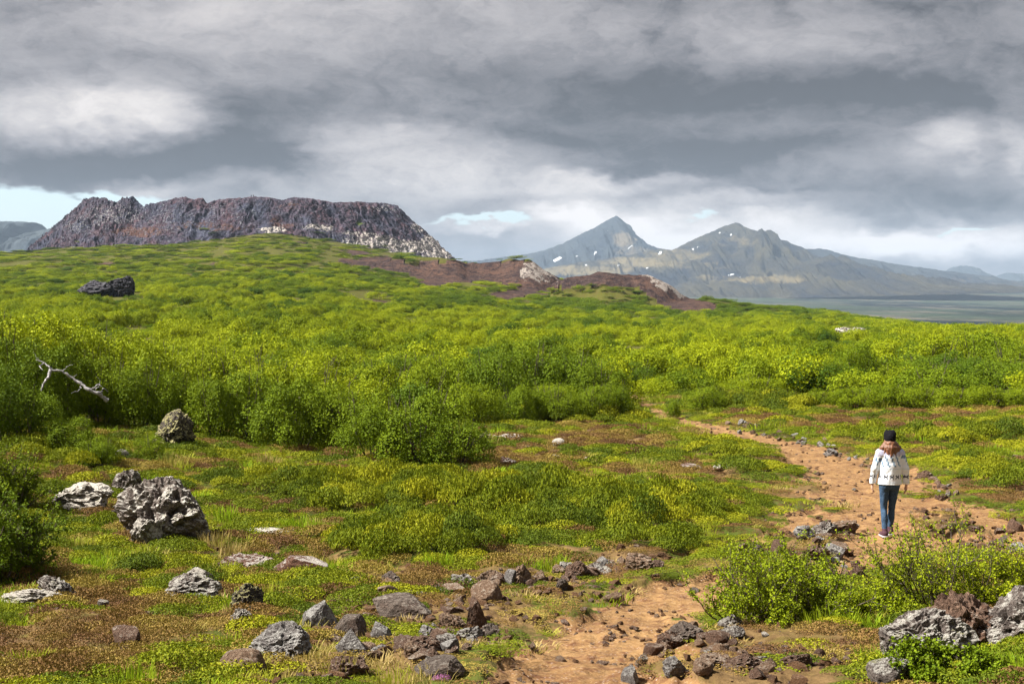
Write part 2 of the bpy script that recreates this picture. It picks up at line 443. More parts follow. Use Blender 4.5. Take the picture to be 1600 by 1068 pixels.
def mat_ground():
    m, t, b = new_mat('ground_soil_and_turf', .95, .1)
    p = t.pos()
    path = t.attr('path'); brown = t.attr('brown'); red = t.attr('red'); lich = t.attr('lich'); far = t.attr('far')
    nf = t.noise(p, 6.0, 6, .65); nm = t.noise(p, 1.3, 5, .6); nb = t.noise(p, 0.25, 4, .6); ff = t.noise(p, 28.0, 4, .7)
    green = t.mix(t.rng(nm, .35, .65), (.042, .068, .007), (.085, .120, .010))
    green = t.mix(t.rng(nb, .45, .7), green, (.07, .08, .018))
    turf = t.mix(t.rng(nf, .4, .62), green, (.075, .042, .014))
    heath = t.mix(t.rng(nf, .35, .65), (.080, .048, .020), (.18, .115, .050))
    heath = t.mix(t.rng(nm, .5, .7), heath, (.11, .09, .02))
    dirt = t.mix(t.rng(nm, .3, .7), (.160, .086, .036), (.30, .178, .076))
    dirt = t.mix(t.rng(ff, .54, .75), dirt, (.41, .29, .155))
    rut = t.noise(t.v('MULTIPLY', p, (1.2, 3.4, 1)), 1.6, 6, .7)
    dirt = t.mix(t.rng(rut, .52, .64), dirt, (.14, .070, .036))
    dirt = t.mix(t.rng(nf, .50, .66), dirt, (.12, .055, .028))
    dirt = t.mix(t.m('MULTIPLY', t.rng(t.voro(p, 22.0), .30, .12), t.rng(nf, .4, .6)), dirt, (.34, .25, .19))
    c = t.mix(t.rng(t.m('ADD', brown, t.m('MULTIPLY_ADD', nf, .8, -.4)), .35, .6), turf, heath)
    c = t.mix(t.rng(t.m('ADD', path, t.m('MULTIPLY_ADD', nf, .9, -.45)), .35, .6), c, dirt)
    q1 = t.noise(p, .06, 7, .75); q2 = t.noise(p, .30, 5, .8); q3 = t.noise(p, .9, 3, .8)
    rk = t.mix(t.rng(q1, .40, .60), (.058, .038, .036), (.125, .070, .050))
    rk = t.mix(t.rng(q2, .47, .58), rk, (.030, .020, .022))
    rk = t.mix(t.rng(q3, .60, .66), rk, (.16, .12, .10))
    rk = t.mix(t.rng(t.m('ADD', lich, t.m('MULTIPLY_ADD', t.noise(p, .22, 6, .85), 4.2, -2.35)), .55, .75), rk, (.34, .30, .27))
    c = t.mix(t.rng(t.m('ADD', red, t.m('MULTIPLY_ADD', t.noise(p, .09, 5, .7), 1.0, -.5)), .35, .6), c, rk)
    # the wide lava plain beyond
    st = t.v('MULTIPLY', p, (.0011, .00045, .001))
    a1 = t.noise(st, 1.6, 7, .65); a2 = t.noise(t.v('MULTIPLY', p, (.0022, .0008, .003)), 2.0, 8, .75)
    pl = t.mix(t.rng(a1, .38, .56), (.007, .013, .016), (.036, .052, .034))
    pl = t.mix(t.rng(a2, .51, .60), pl, (.088, .082, .062))
    pl = t.mix(t.rng(a2, .42, .30), pl, (.005, .008, .012))
    c = t.mix(far, c, pl)
    t.put(b.inputs['Base Color'], c)
    h = t.m('ADD', t.m('MULTIPLY', nf, .6), t.m('MULTIPLY', ff, .3))
    h = t.m('ADD', h, t.m('MULTIPLY', t.voro(p, 9.0), .35))
    bn = t.bump(h, .9, .06)
    t.put(b.inputs['Normal'], t.bump(t.m('MULTIPLY', red, t.m('ADD', q1, q2)), 1.0, 2.5, bn))
    return m

def inpoly(u, v, P):
    P = np.array(P, float); ins = np.zeros(u.shape, bool); j = len(P) - 1
    for i in range(len(P)):
        c = ((P[i, 1] > v) != (P[j, 1] > v)) & (u < (P[j, 0] - P[i, 0]) * (v - P[i, 1]) / (P[j, 1] - P[i, 1] + 1e-9) + P[i, 0])
        ins ^= c; j = i
    return ins
RED = [[(525, 406), (600, 398), (640, 408), (700, 409), (780, 404), (840, 410), (872, 430), (872, 443), (812, 447), (760, 446), (728, 438), (690, 454), (668, 452), (640, 432), (600, 420), (540, 416)],
       [(735, 466), (790, 451), (860, 444), (900, 424), (950, 418), (985, 420), (960, 438), (900, 446), (860, 456), (800, 468)],
       [(985, 418), (1020, 420), (1060, 440), (1100, 466), (1150, 500), (1118, 500), (1062, 491), (1022, 470), (995, 452), (950, 440)]]
LICH = [[(815, 408), (840, 412), (876, 440), (850, 446), (820, 440), (805, 425)], [(1005, 425), (1035, 428), (1080, 462), (1060, 466), (1020, 445)], [(640, 398), (720, 400), (700, 409), (640, 408)]]
def far_masks(X, Y, Z):
    u = 800 + F * X / np.maximum(Y, 9); v = VH - F * Z / np.maximum(Y, 9)
    uu = u + fbm(X / 18, Y / 40, 4, 61) * 26; vv = v + fbm(X / 18, Y / 40, 4, 62) * 9
    z = (Y > 430) & (Y < 900)
    red = np.zeros(X.shape); lich = np.zeros(X.shape)
    for P in RED: red[z & inpoly(uu, vv, P)] = 1
    for P in LICH: lich[z & inpoly(uu, vv, P)] = 1
    for (cu, cv, ru, rv) in ((685, 412, 22, 4), (170, 413, 16, 3), (340, 412, 12, 4), (610, 470, 30, 3), (775, 462, 30, 3), (300, 432, 10, 3), (395, 445, 14, 2.5), (900, 405, 15, 3), (468, 378, 12, 3), (560, 395, 24, 4)):
        q = np.hypot((uu - cu) / ru, (vv - cv) / rv); red[(Y > 250) & (Y < 1000) & (q < 1)] = .9
    return red, lich

# ------------------------------------------------------------ ground sheet
def build_ground():
    NR, NC = 960, 860
    t = np.linspace(-1, 1, NC); s = .46 * t + .40 * t**3
    r = np.exp(np.linspace(math.log(2.0), math.log(17500), NR)) - 8 + 0
    S, R_ = np.meshgrid(s, r)
    X = S * (R_ + 9.5); Y = R_
    Z = ground_z(X, Y)
    red, lich = far_masks(X, Y, Z)
    path = path_mask(X, Y); brown = blobs_at(X, Y, BROWN)
    brown = np.clip(brown + sstep(.08, .35, fbm(X * .35, Y * .3, 3, 77)) * .55 * (Y < 70), 0, 1)
    brown = np.maximum(brown, blobs_at(X, Y, DRY) * .95)
    far = sstep(1100, 1500, Y)
    V = np.stack([X, Y, Z], -1).reshape(-1, 3)
    me = np_mesh('ground', V, grid_faces(NR, NC), True, [mat_ground()],
                 {k: ('POINT', 'FLOAT', a.ravel()) for k, a in dict(path=path, brown=brown, red=red, lich=lich, far=far).items()})
    return tag(link('ground', me), 'rolling heath ground with a reddish dirt trail', 'ground', kind='structure')

# ------------------------------------------------------------ crater
CR_SK = [(60, 388), (78, 374), (100, 354), (120, 333), (138, 317), (150, 313), (158, 316), (165, 313), (172, 316), (182, 322), (195, 314), (210, 311), (220, 320), (230, 328), (238, 318), (250, 319), (262, 315), (275, 311), (290, 308), (305, 312), (318, 310), (325, 317), (345, 311), (375, 309), (400, 307), (420, 308), (440, 312), (460, 308), (490, 310), (520, 316), (560, 315), (600, 317), (620, 321), (640, 330)]
CRX, CRY, CRR = -205.0, 1092.0, 112.0
def crater_profile(TH):
    rx = CRX + CRR * np.sin(TH); ry = CRY - CRR * np.cos(TH)
    u = 800 + F * rx / ry
    v = np.interp(u, [p[0] for p in CR_SK], [p[1] for p in CR_SK])
    z = (VH - v) / F * ry - np.where(np.cos(TH) < 0, 5.0, 0.0)
    return z
def crater_z(TH, D):
    zr = crater_profile(TH)
    # outer flank: steep spatter top, then 40 degree scree
    o = np.clip(D, 0, None)
    drop = np.where(o < 6, o * .55, 3.3 + (o - 6) * .90)
    i = np.clip(-D, 0, None)
    drop = drop + np.where(i < 25, i * 1.2, 30 + (i - 25) * .25)
    z = zr - drop
    arc = TH * CRR
    wa = arc + fbm(arc / 14, D / 14, 3, 19) * 9
    rib = ridged(wa / 11 + D * .05, D / 50, 3, 11) * 2.4 + ridged(wa / 4.5 + D * .09, D / 12, 3, 12) * 1.2
    rough = fbm(arc / 6, D / 4, 4, 13) * 3.2 + np.maximum(ridged(arc / 3.5, D / 3.0, 3, 14), 0) * 2.2
    left = sstep(.2, -.9, TH)
    z = z + left * (np.maximum(ridged(arc / 7, D / 9, 3, 23), -.2) * 3.0 - .6) * np.exp(-(D / 9) ** 2)
    amp = np.clip((np.abs(D) + 1.5) / 9, .18, 1)
    return z + (rib - 1.3) * amp + rough * (.5 + .8 * left) * np.clip((np.abs(D) + 3) / 8, .3, 1) - .6
def mat_crater():
    m, t, b = new_mat('crater_lava_rock', .9, .2)
    p = t.pos()
    red = t.attr('red'); lich = t.attr('lich'); veg = t.attr('veg')
    n1 = t.noise(p, .05, 6, .65); n2 = t.noise(p, .35, 6, .75); n3 = t.noise(t.v('MULTIPLY', p, (1, 1, 1.6)), .55, 4, .8)
    c = t.mix(t.rng(n1, .40, .62), (.058, .062, .098), (.092, .050, .062))  # cloud shade over the crater is put into these dark colours
    c = t.mix(t.rng(n2, .42, .62), c, (.020, .020, .034))
    c = t.mix(t.rng(t.m('ADD', red, t.m('MULTIPLY_ADD', n2, 2.6, -1.55)), .4, .8), c, (.095, .048, .038))
    li = t.m('ADD', t.m('MULTIPLY', lich, .13), n3)
    c = t.mix(t.rng(li, .585, .65), c, t.mix(t.rng(lich, .2, .8), (.20, .215, .24), (.46, .42, .38)))
    c = t.mix(t.rng(t.m('ADD', veg, t.m('MULTIPLY_ADD', n2, 1.2, -.6)), .4, .6), c, (.07, .10, .015))
    t.put(b.inputs['Base Color'], c)
    t.put(b.inputs['Normal'], t.bump(t.m('ADD', n2, t.m('MULTIPLY', n3, .5)), 1.0, 1.2))
    return m
def build_crater():
    th = np.concatenate([np.linspace(-math.pi, -1.9, 90)[:-1], np.linspace(-1.9, 1.9, 900), np.linspace(1.9, math.pi, 90)[1:]])
    d = np.concatenate([np.linspace(-95, -2, 34)[:-1], np.linspace(-2, 4, 12)[:-1], np.linspace(4, 75, 110)])
    TH, D = np.meshgrid(th, d)
    rr = CRR + D + fbm(TH * CRR / 12, D / 12, 3, 15) * 2.0 * np.clip(np.abs(D) / 5, 0, 1)
    X = CRX + rr * np.sin(TH); Y = CRY - rr * np.cos(TH)
    Z = crater_z(TH, D)
    u = 800 + F * X / Y; v = VH - F * Z / Y
    uu = u + fbm(X / 10, Z / 6, 3, 71) * 14; vv = v + fbm(X / 10, Z / 6, 3, 72) * 6
    def bl(L):
        o = np.zeros(X.shape)
        for (a, b_, ru, rv, am) in L: o = np.maximum(o, am * (1 - sstep(.5, 1.1, np.hypot((uu - a) / ru, (vv - b_) / rv))))
        return o
    red = bl([(220, 362, 60, 12, 1), (165, 366, 40, 8, .7), (300, 352, 60, 10, .7), (430, 345, 18, 8, .9), (445, 352, 22, 7, 1), (350, 356, 60, 8, .8), (455, 322, 30, 8, .7), (420, 325, 40, 10, .5), (500, 365, 50, 10, .5), (270, 330, 20, 20, .5)])
    lich = bl([(590, 378, 60, 12, 1), (640, 385, 60, 14, 1.1), (690, 396, 35, 10, 1.1), (680, 378, 22, 16, 1), (655, 352, 14, 18, .8), (425, 359, 30, 6, 1.1), (500, 356, 28, 6, 1), (560, 366, 40, 6, .8), (180, 335, 60, 22, .40), (130, 350, 40, 20, .35), (270, 345, 60, 25, .25), (360, 335, 60, 25, .2), (600, 326, 30, 5, .5)])
    veg = bl([(565, 348, 14, 6, .7), (625, 335, 10, 4, .4)])
    V = np.stack([X, Y, Z], -1).reshape(-1, 3)
    me = np_mesh('crater', V, grid_faces(*TH.shape), False, [mat_crater()],
                 {k: ('POINT', 'FLOAT', a.ravel()) for k, a in dict(red=red, lich=lich, veg=veg).items()})
    return tag(link('crater', me), 'dark lava crater rim rising above the green slope', 'crater', kind='structure')
def crater_top(X, Y):
    dx_, dy_ = X - CRX, Y - CRY
    rr = np.hypot(dx_, dy_); th_ = np.arctan2(dx_, -dy_)
    z = crater_z(th_, rr - CRR)
    return np.where(np.abs(rr - CRR) < 75, z, -1e4)

# ------------------------------------------------------------ mountains
def mat_mountain(name, tan, dark, rockc, snow_on=True, k=1.0):
    m, t, b = new_mat(name, .95, .05)
    p = t.pos(); tn = t.attr('tan'); sn = t.attr('snow'); rel = t.attr('relief')
    n1 = t.noise(t.v('MULTIPLY', p, (.0035, .0012, .006)), 1.0 * k, 8, .65); n2 = t.noise(t.v('MULTIPLY', p, (.012, .004, .02)), 1.0 * k, 6, .7)
    c = t.mix(t.rng(n1, .38, .64), dark, rockc)
    c = t.mix(t.m('MULTIPLY', t.rng(t.m('ADD', tn, t.m('MULTIPLY_ADD', n2, 2.4, -1.2)), .35, 1.0), .75), c, tan)
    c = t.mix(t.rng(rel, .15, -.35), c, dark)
    c = t.mix(t.rng(sn, .45, .75), c, (.62, .65, .70))
    t.put(b.inputs['Base Color'], c)
    t.put(b.inputs['Normal'], t.bump(n2, .8, 30.0))
    return m
def mountain(label, SKY, Yr, W, foot, mat, seed, u0, u1, nu=420, snow=(), tan=(), amp=1.0, prof=1.25):
    us = np.linspace(u0, u1, nu); ts = np.linspace(-1, .8, 170)
    U, T = np.meshgrid(us, ts)
    p = np.array(SKY, float)
    v = np.interp(U, p[:, 0], p[:, 1])
    v = v + per2(U / 7, U * 0, seed + 3) * 0.9 + per2(U / 2.4, U * 0, seed + 4) * .5
    zr = (VH - v) / F * Yr; X = (U - 800) / F * Yr; zf = np.interp(U, [u0, u1], foot)
    a = np.abs(T)
    X = X + fbm(U / 30, T * 3, 3, seed) * 60 * a
    hh = zr - zf
    R_ = ridged(U / 26 + fbm(U / 40, T * 2, 2, seed + 9) * 1.2 + T * 1.1, T * 1.6, 5, seed + 1, .55)
    g = np.sin(np.pi * np.clip(a, 0, 1)) ** .7
    Z = zf + hh * (1 - a) ** prof + R_ * g * np.clip(hh, 0, 400) * .16 * amp + fbm(U / 60, T * 4, 5, seed + 2) * g * hh * .22 * amp
    Y = Yr + T * W
    # the front must not rise above the crest line as seen from the trail
    lim = zr * Y / Yr - 1.0
    Z = np.where(T < -.001, np.minimum(Z, lim), Z)
    uu = 800 + F * X / Y; vv = VH - F * Z / Y
    uw = uu + fbm(U / 9, T * 20, 4, seed + 5) * 10; vw = vv + fbm(U / 9, T * 20, 4, seed + 6) * 4
    sn = np.zeros(X.shape)
    for (cu, cv, ru, rv, sl) in snow:
        du = uw * .3 + uu * .7 - cu; dv = vw * .3 + vv * .7 - cv - sl * du
        sn = np.maximum(sn, 1 - sstep(.7, 1.1, np.hypot(du / (ru * .78), dv / (rv * .8))))
    tn = np.zeros(X.shape)
    for (cu, cv, ru, rv, am) in tan: tn = np.maximum(tn, am * (1 - sstep(.5, 1.2, np.hypot((uw - cu) / ru, (vw - cv) / rv))))
    V = np.stack([X, Y, Z], -1).reshape(-1, 3)
    me = np_mesh('mountain', V, grid_faces(*U.shape), True, [mat],
                 {k_: ('POINT', 'FLOAT', q.ravel()) for k_, q in dict(snow=sn, tan=tn, relief=R_).items()})
    return tag(link('mountain', me), label, 'mountain', kind='structure')
def build_mountains():  # partial cloud shade is put into the darker slope colours
    mA = mat_mountain('mountain_slope_grass_and_scree', (.15, .12, .062), (.012, .015, .022), (.048, .043, .028))
    mB = mat_mountain('mountain_slope_dark', (.13, .105, .07), (.016, .022, .032), (.034, .040, .044))
    mC = mat_mountain('table_mountain_basalt', (.14, .12, .08), (.030, .040, .052), (.055, .066, .070))
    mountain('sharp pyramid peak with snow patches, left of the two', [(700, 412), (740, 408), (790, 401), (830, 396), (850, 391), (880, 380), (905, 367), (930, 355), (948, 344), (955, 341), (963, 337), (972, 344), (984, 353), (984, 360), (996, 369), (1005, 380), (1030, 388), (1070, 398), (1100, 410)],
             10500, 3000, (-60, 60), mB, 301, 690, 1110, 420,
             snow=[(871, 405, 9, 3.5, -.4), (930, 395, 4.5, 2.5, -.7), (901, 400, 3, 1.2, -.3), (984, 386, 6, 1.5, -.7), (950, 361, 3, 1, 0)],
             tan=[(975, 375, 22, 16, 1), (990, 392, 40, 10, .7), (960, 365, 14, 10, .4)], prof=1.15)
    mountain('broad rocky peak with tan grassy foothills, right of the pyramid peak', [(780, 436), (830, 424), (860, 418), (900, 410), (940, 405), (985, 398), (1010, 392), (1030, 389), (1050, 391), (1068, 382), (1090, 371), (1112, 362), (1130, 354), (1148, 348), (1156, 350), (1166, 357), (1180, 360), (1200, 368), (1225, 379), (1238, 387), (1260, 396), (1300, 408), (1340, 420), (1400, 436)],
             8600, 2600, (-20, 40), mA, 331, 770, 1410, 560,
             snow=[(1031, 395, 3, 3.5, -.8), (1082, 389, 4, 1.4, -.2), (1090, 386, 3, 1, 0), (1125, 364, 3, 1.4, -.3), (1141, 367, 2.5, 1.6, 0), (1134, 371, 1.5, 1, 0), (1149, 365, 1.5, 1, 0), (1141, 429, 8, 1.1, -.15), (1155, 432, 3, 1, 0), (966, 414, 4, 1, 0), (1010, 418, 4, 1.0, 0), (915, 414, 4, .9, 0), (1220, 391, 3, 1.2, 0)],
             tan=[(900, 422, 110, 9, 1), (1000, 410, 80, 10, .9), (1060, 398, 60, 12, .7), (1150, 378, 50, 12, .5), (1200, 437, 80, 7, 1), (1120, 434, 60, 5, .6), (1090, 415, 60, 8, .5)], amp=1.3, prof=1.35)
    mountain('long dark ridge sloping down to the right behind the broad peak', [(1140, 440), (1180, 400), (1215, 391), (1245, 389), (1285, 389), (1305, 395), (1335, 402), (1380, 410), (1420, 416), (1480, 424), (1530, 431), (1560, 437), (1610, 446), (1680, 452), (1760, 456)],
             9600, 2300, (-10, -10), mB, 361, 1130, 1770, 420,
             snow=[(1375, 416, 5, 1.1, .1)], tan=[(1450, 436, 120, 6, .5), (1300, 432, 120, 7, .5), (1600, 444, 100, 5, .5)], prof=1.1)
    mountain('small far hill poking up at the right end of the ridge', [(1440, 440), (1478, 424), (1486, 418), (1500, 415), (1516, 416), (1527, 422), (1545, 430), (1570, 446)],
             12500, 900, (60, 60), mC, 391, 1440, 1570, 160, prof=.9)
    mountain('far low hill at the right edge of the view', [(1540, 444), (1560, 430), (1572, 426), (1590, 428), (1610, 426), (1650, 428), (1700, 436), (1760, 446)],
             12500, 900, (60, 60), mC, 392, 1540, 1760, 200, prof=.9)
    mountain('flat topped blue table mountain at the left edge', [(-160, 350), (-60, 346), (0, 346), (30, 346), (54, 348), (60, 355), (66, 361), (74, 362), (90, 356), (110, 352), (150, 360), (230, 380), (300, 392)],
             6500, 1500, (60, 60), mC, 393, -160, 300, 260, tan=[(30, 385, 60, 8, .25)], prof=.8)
def build_haze():
    m = bpy.data.materials.new('haze_air'); m.use_nodes = True
    t = NT(m.node_tree); t.n.clear()
    pv = t.node('ShaderNodeVolumePrincipled')
    pv.inputs['Color'].default_value = (.58, .76, 1.0, 1); pv.inputs['Density'].default_value = 4.2e-5
    pv.inputs['Anisotropy'].default_value = 0.0
    o = t.node('ShaderNodeOutputMaterial'); t.l.new(pv.outputs[0], o.inputs['Volume'])
    m.cycles.homogeneous_volume = True
    x0, x1, y0, y1, z0, z1 = -17000, 17000, -60, 18500, HAZE_Z0, 660
    V = [(x0, y0, z0), (x1, y0, z0), (x1, y1, z0), (x0, y1, z0), (x0, y0, z1), (x1, y0, z1), (x1, y1, z1), (x0, y1, z1)]
    Fc = [(0, 3, 2, 1), (4, 5, 6, 7), (0, 1, 5, 4), (1, 2, 6, 5), (2, 3, 7, 6), (3, 0, 4, 7)]
    me = np_mesh('haze', V, Fc, False, [m])
    return tag(link('haze', me), 'pale blue air haze in front of the far mountains', 'haze', kind='stuff')
HAZE_Z0 = -300.0

ground = build_ground()
build_crater()
build_mountains()
build_haze()
# ------------------------------------------------------------ foliage materials
def mat_leaf(name, cols, trans=.16, tint_kind='INSTANCER'):
    m = bpy.data.materials.new(name); m.use_nodes = True
    t = NT(m.node_tree); b = t.n['Principled BSDF']
    b.inputs['Roughness'].default_value = .6; b.inputs['Specular IOR Level'].default_value = .08
    lv = t.attr('lv'); tint = t.attr('tint', tint_kind)
    c = t.mix(t.rng(lv, 0, 1), cols[0], cols[1])
    c = t.mix(t.rng(tint, 0, .5), t.mix(t.rng(lv, 0, 1), cols[2], cols[3]), c) if len(cols) > 3 else c
    if len(cols) > 5: c = t.mix(t.rng(tint, .5, 1), c, t.mix(t.rng(lv, 0, 1), cols[4], cols[5]))
    t.put(b.inputs['Base Color'], c)
    tr = t.node('ShaderNodeBsdfTranslucent'); t.put(tr.inputs[0], t.mix(.35, c, (.25, .30, .02)))
    mx = t.node('ShaderNodeMixShader'); mx.inputs[0].default_value = trans
    t.l.new(b.outputs[0], mx.inputs[1]); t.l.new(tr.outputs[0], mx.inputs[2])
    t.l.new(mx.outputs[0], t.n['Material Output'].inputs[0])
    return m
# low tint = deep green, mid = fresh green, high = yellow green
M_BUSH = mat_leaf('birch_scrub_leaves', [(.082, .132, .004), (.195, .258, .008), (.024, .060, .005), (.070, .135, .010), (.168, .220, .004), (.380, .420, .010)])
M_HEATH = mat_leaf('heath_leaves', [(.090, .125, .006), (.220, .250, .012), (.050, .085, .006), (.120, .155, .014), (.200, .215, .008), (.400, .390, .020)])
M_HEATHER = mat_leaf('brown_heather_twigs', [(.130, .072, .024), (.270, .165, .055), (.095, .045, .024), (.200, .110, .050), (.210, .150, .030), (.36, .28, .065)], .1)
M_GRASS = mat_leaf('grass_blades', [(.18, .21, .010), (.36, .36, .030), (.25, .18, .05), (.50, .38, .16), (.14, .24, .008), (.30, .42, .016)], .35)
def mat_bark(name, c1, c2):
    m, t, b = new_mat(name, .85, .2)
    n = t.noise(t.v('MULTIPLY', t.obj(), (30, 30, 6)), 1.0, 4, .6)
    t.put(b.inputs['Base Color'], t.mix(t.rng(n, .35, .65), c1, c2)); t.put(b.inputs['Normal'], t.bump(n, .6, .01))
    return m
M_BARK = mat_bark('birch_bark_dark', (.05, .035, .028), (.14, .11, .09))
M_DEADWOOD = mat_bark('bleached_deadwood', (.16, .15, .16), (.42, .40, .40))

def unit(v): return v / (np.linalg.norm(v, axis=-1, keepdims=True) + 1e-9)
def leaf_quads(C, Nn, size, aspect=.62, rng=None):
    """diamond leaves: centres C, normals N, length size"""
    n = len(C); r = rng.normal(size=(n, 3)); T = unit(np.cross(Nn, r)); B = np.cross(Nn, T)
    s = np.asarray(size).reshape(-1, 1) if np.ndim(size) else size
    fold = Nn * (s * .14)
    V = np.stack([C - T * s * .5, C + B * s * aspect * .5 + fold, C + T * s * .5, C - B * s * aspect * .5 + fold], 1).reshape(-1, 3)
    return V, np.arange(4 * n).reshape(-1, 4)
def tube(P, R, k=5):
    P = np.asarray(P, float); n = len(P); V = []; 
    for i in range(n):
        d = P[min(i + 1, n - 1)] - P[max(i - 1, 0)]; d = d / (np.linalg.norm(d) + 1e-9)
        a = np.cross(d, (0.3, .2, 1) if abs(d[2]) < .9 else (1, 0, 0)); a /= np.linalg.norm(a); b = np.cross(d, a)
        for j in range(k):
            q = 2 * math.pi * j / k; V.append(P[i] + R[i] * (a * math.cos(q) + b * math.sin(q)))
    Fc = [(i * k + j, i * k + (j + 1) % k, (i + 1) * k + (j + 1) % k, (i + 1) * k + j) for i in range(n - 1) for j in range(k)]
    return np.array(V), np.array(Fc)
class Acc:
    def __init__(s): s.V = []; s.F = []; s.n = 0
    def add(s, V, Fc): s.V.append(V); s.F.append(Fc + s.n); s.n += len(V)
    def get(s): return np.concatenate(s.V), np.concatenate(s.F)

def crown_mesh(name, seed, nclump, nleaf, leaf, mat, sprigs=120, flat=1.0, tall=1.0):
    """unit shrub crown: radius about 1, height about 1 (base z 0)"""
    g = np.random.default_rng(seed)
    cs = []
    for i in range(nclump):
        a = g.uniform(0, 2 * math.pi); r = math.sqrt(g.uniform(0, 1)) * .74
        top = math.sqrt(max(0.02, 1 - (r / .95) ** 2))
        z = g.uniform(.25, 1.0) * top * .72 + .08
        cs.append((r * math.cos(a), r * math.sin(a), z * tall, g.uniform(.22, .38)))
    cs = np.array(cs)
    k = g.integers(0, nclump, nleaf * 2)
    d = unit(g.normal(size=(nleaf * 2, 3)) + (0, 0, .25))
    C = cs[k, :3] + d * cs[k, 3:4] * g.uniform(.70, 1.08, (nleaf * 2, 1)) * (1, 1, .9)
    dist = np.linalg.norm(C[:, None, :] - cs[None, :, :3], axis=2) / cs[None, :, 3]
    dist[np.arange(len(C)), k] = 9
    keep = (dist.min(1) > .62) & (C[:, 2] > .02)
    C = C[keep][:nleaf]; d = d[keep][:nleaf]
    kk = k[keep][:nleaf]; N_ = unit(d * 1.25 + g.normal(size=d.shape) * .60 + (0, 0, .45))
    # upright shoots that feather the outline
    sp = g.integers(0, len(C), sprigs); S = []; SN = []
    for i in sp:
        if d[i, 2] < .1: continue
        dirv = unit(np.array([d[i, 0] * .5, d[i, 1] * .5, 1.0]) + g.normal(size=3) * .18)
        L = g.uniform(.08, .2)
        for q in np.linspace(0, 1, 8):
            S.append(C[i] + dirv * L * q + g.normal(size=3) * leaf * .7); SN.append(g.normal(size=3) + (0, 0, .6))
    C2 = np.concatenate([C, np.array(S)]) if S else C
    N2 = np.concatenate([N_, unit(np.array(SN))]) if S else N_
    sz = leaf * g.uniform(.7, 1.35, len(C2))
    V, Fc = leaf_quads(C2, N2, sz, .66, g)
    ctone = g.uniform(0, 1, nclump); lv = g.beta(1.3, 1.8, len(C2)); lv[:len(C)] = np.clip(lv[:len(C)] * .7 + ctone[kk] * .35, 0, 1); lv[len(C):] = np.clip(lv[len(C):] + .25, 0, 1)
    return np_mesh(name, V, Fc, False, [mat], {'lv': ('FACE', 'FLOAT', lv)})
def stems_mesh(name, seed, n=7, tall=1.5):
    g = np.random.default_rng(seed); A = Acc()
    for i in range(n):
        a = g.uniform(0, 2 * math.pi); r = g.uniform(.15, .6); e = np.array([r * math.cos(a), r * math.sin(a), g.uniform(.45, .8) * tall])
        s = np.array([e[0] * .15, e[1] * .15, -.06]); mid = (s + e) / 2 + g.normal(size=3) * .06
        P = [s, (s * .6 + mid * .4), mid, (mid + e) / 2 + g.normal(size=3) * .03, e]
        V, Fc = tube(P, [.022, .02, .016, .011, .006], 5); A.add(V, Fc)
        for j in range(2):
            q = e + g.normal(size=3) * (.16, .16, .08) + (0, 0, .12)
            V, Fc = tube([mid, (mid + q) / 2 + g.normal(size=3) * .02, q], [.010, .008, .004], 4); A.add(V, Fc)
    V, Fc = A.get()
    return np_mesh(name, V, Fc, True, [M_BARK])

# ------------------------------------------------------------ scattering of uncountable ground cover
HIDE = bpy.data.collections.new('ground_cover_sources')
_src_n = [0]
def scatter(name, label, cat, P, rot, scl, idx, tint, meshes):
    coll = bpy.data.collections.new(name + '_source')
    for i, me in enumerate(meshes):
        o = bpy.data.objects.new('%s_tuft_%02d' % (name, i), me); coll.objects.link(o)
    me = bpy.data.meshes.new(name)
    me.vertices.add(len(P)); me.vertices.foreach_set('co', np.asarray(P, np.float32).ravel())
    for an, typ, key, d in (('rot', 'FLOAT_VECTOR', 'vector', rot), ('scl', 'FLOAT_VECTOR', 'vector', scl), ('tint', 'FLOAT', 'value', tint)):
        a = me.attributes.new(an, typ, 'POINT'); a.data.foreach_set(key, np.asarray(d, np.float32).ravel())
    a = me.attributes.new('idx', 'INT', 'POINT'); a.data.foreach_set('value', np.asarray(idx, np.int32))
    me.update()
    o = link(name, me)
    ng = bpy.data.node_groups.new(name + '_scatter', 'GeometryNodeTree')
    ng.interface.new_socket('Geometry', in_out='INPUT', socket_type='NodeSocketGeometry')
    ng.interface.new_socket('Geometry', in_out='OUTPUT', socket_type='NodeSocketGeometry')
    n = ng.nodes; l = ng.links
    gi = n.new('NodeGroupInput'); go = n.new('NodeGroupOutput')
    ip = n.new('GeometryNodeInstanceOnPoints'); ci = n.new('GeometryNodeCollectionInfo')
    ci.inputs['Collection'].default_value = coll; ci.inputs['Separate Children'].default_value = True; ci.inputs['Reset Children'].default_value = True
    def na(nm, typ):
        q = n.new('GeometryNodeInputNamedAttribute'); q.data_type = typ; q.inputs['Name'].default_value = nm; return q.outputs[0]
    e2r = n.new('FunctionNodeEulerToRotation')
    l.new(gi.outputs[0], ip.inputs['Points']); l.new(ci.outputs[0], ip.inputs['Instance'])
    ip.inputs['Pick Instance'].default_value = True
    l.new(na('idx', 'INT'), ip.inputs['Instance Index'])
    l.new(na('rot', 'FLOAT_VECTOR'), e2r.inputs[0]); l.new(e2r.outputs[0], ip.inputs['Rotation'])
    l.new(na('scl', 'FLOAT_VECTOR'), ip.inputs['Scale'])
    l.new(ip.outputs[0], go.inputs[0])
    md = o.modifiers.new('scatter', 'NODES'); md.node_group = ng
    return tag(o, label, cat, kind='stuff')

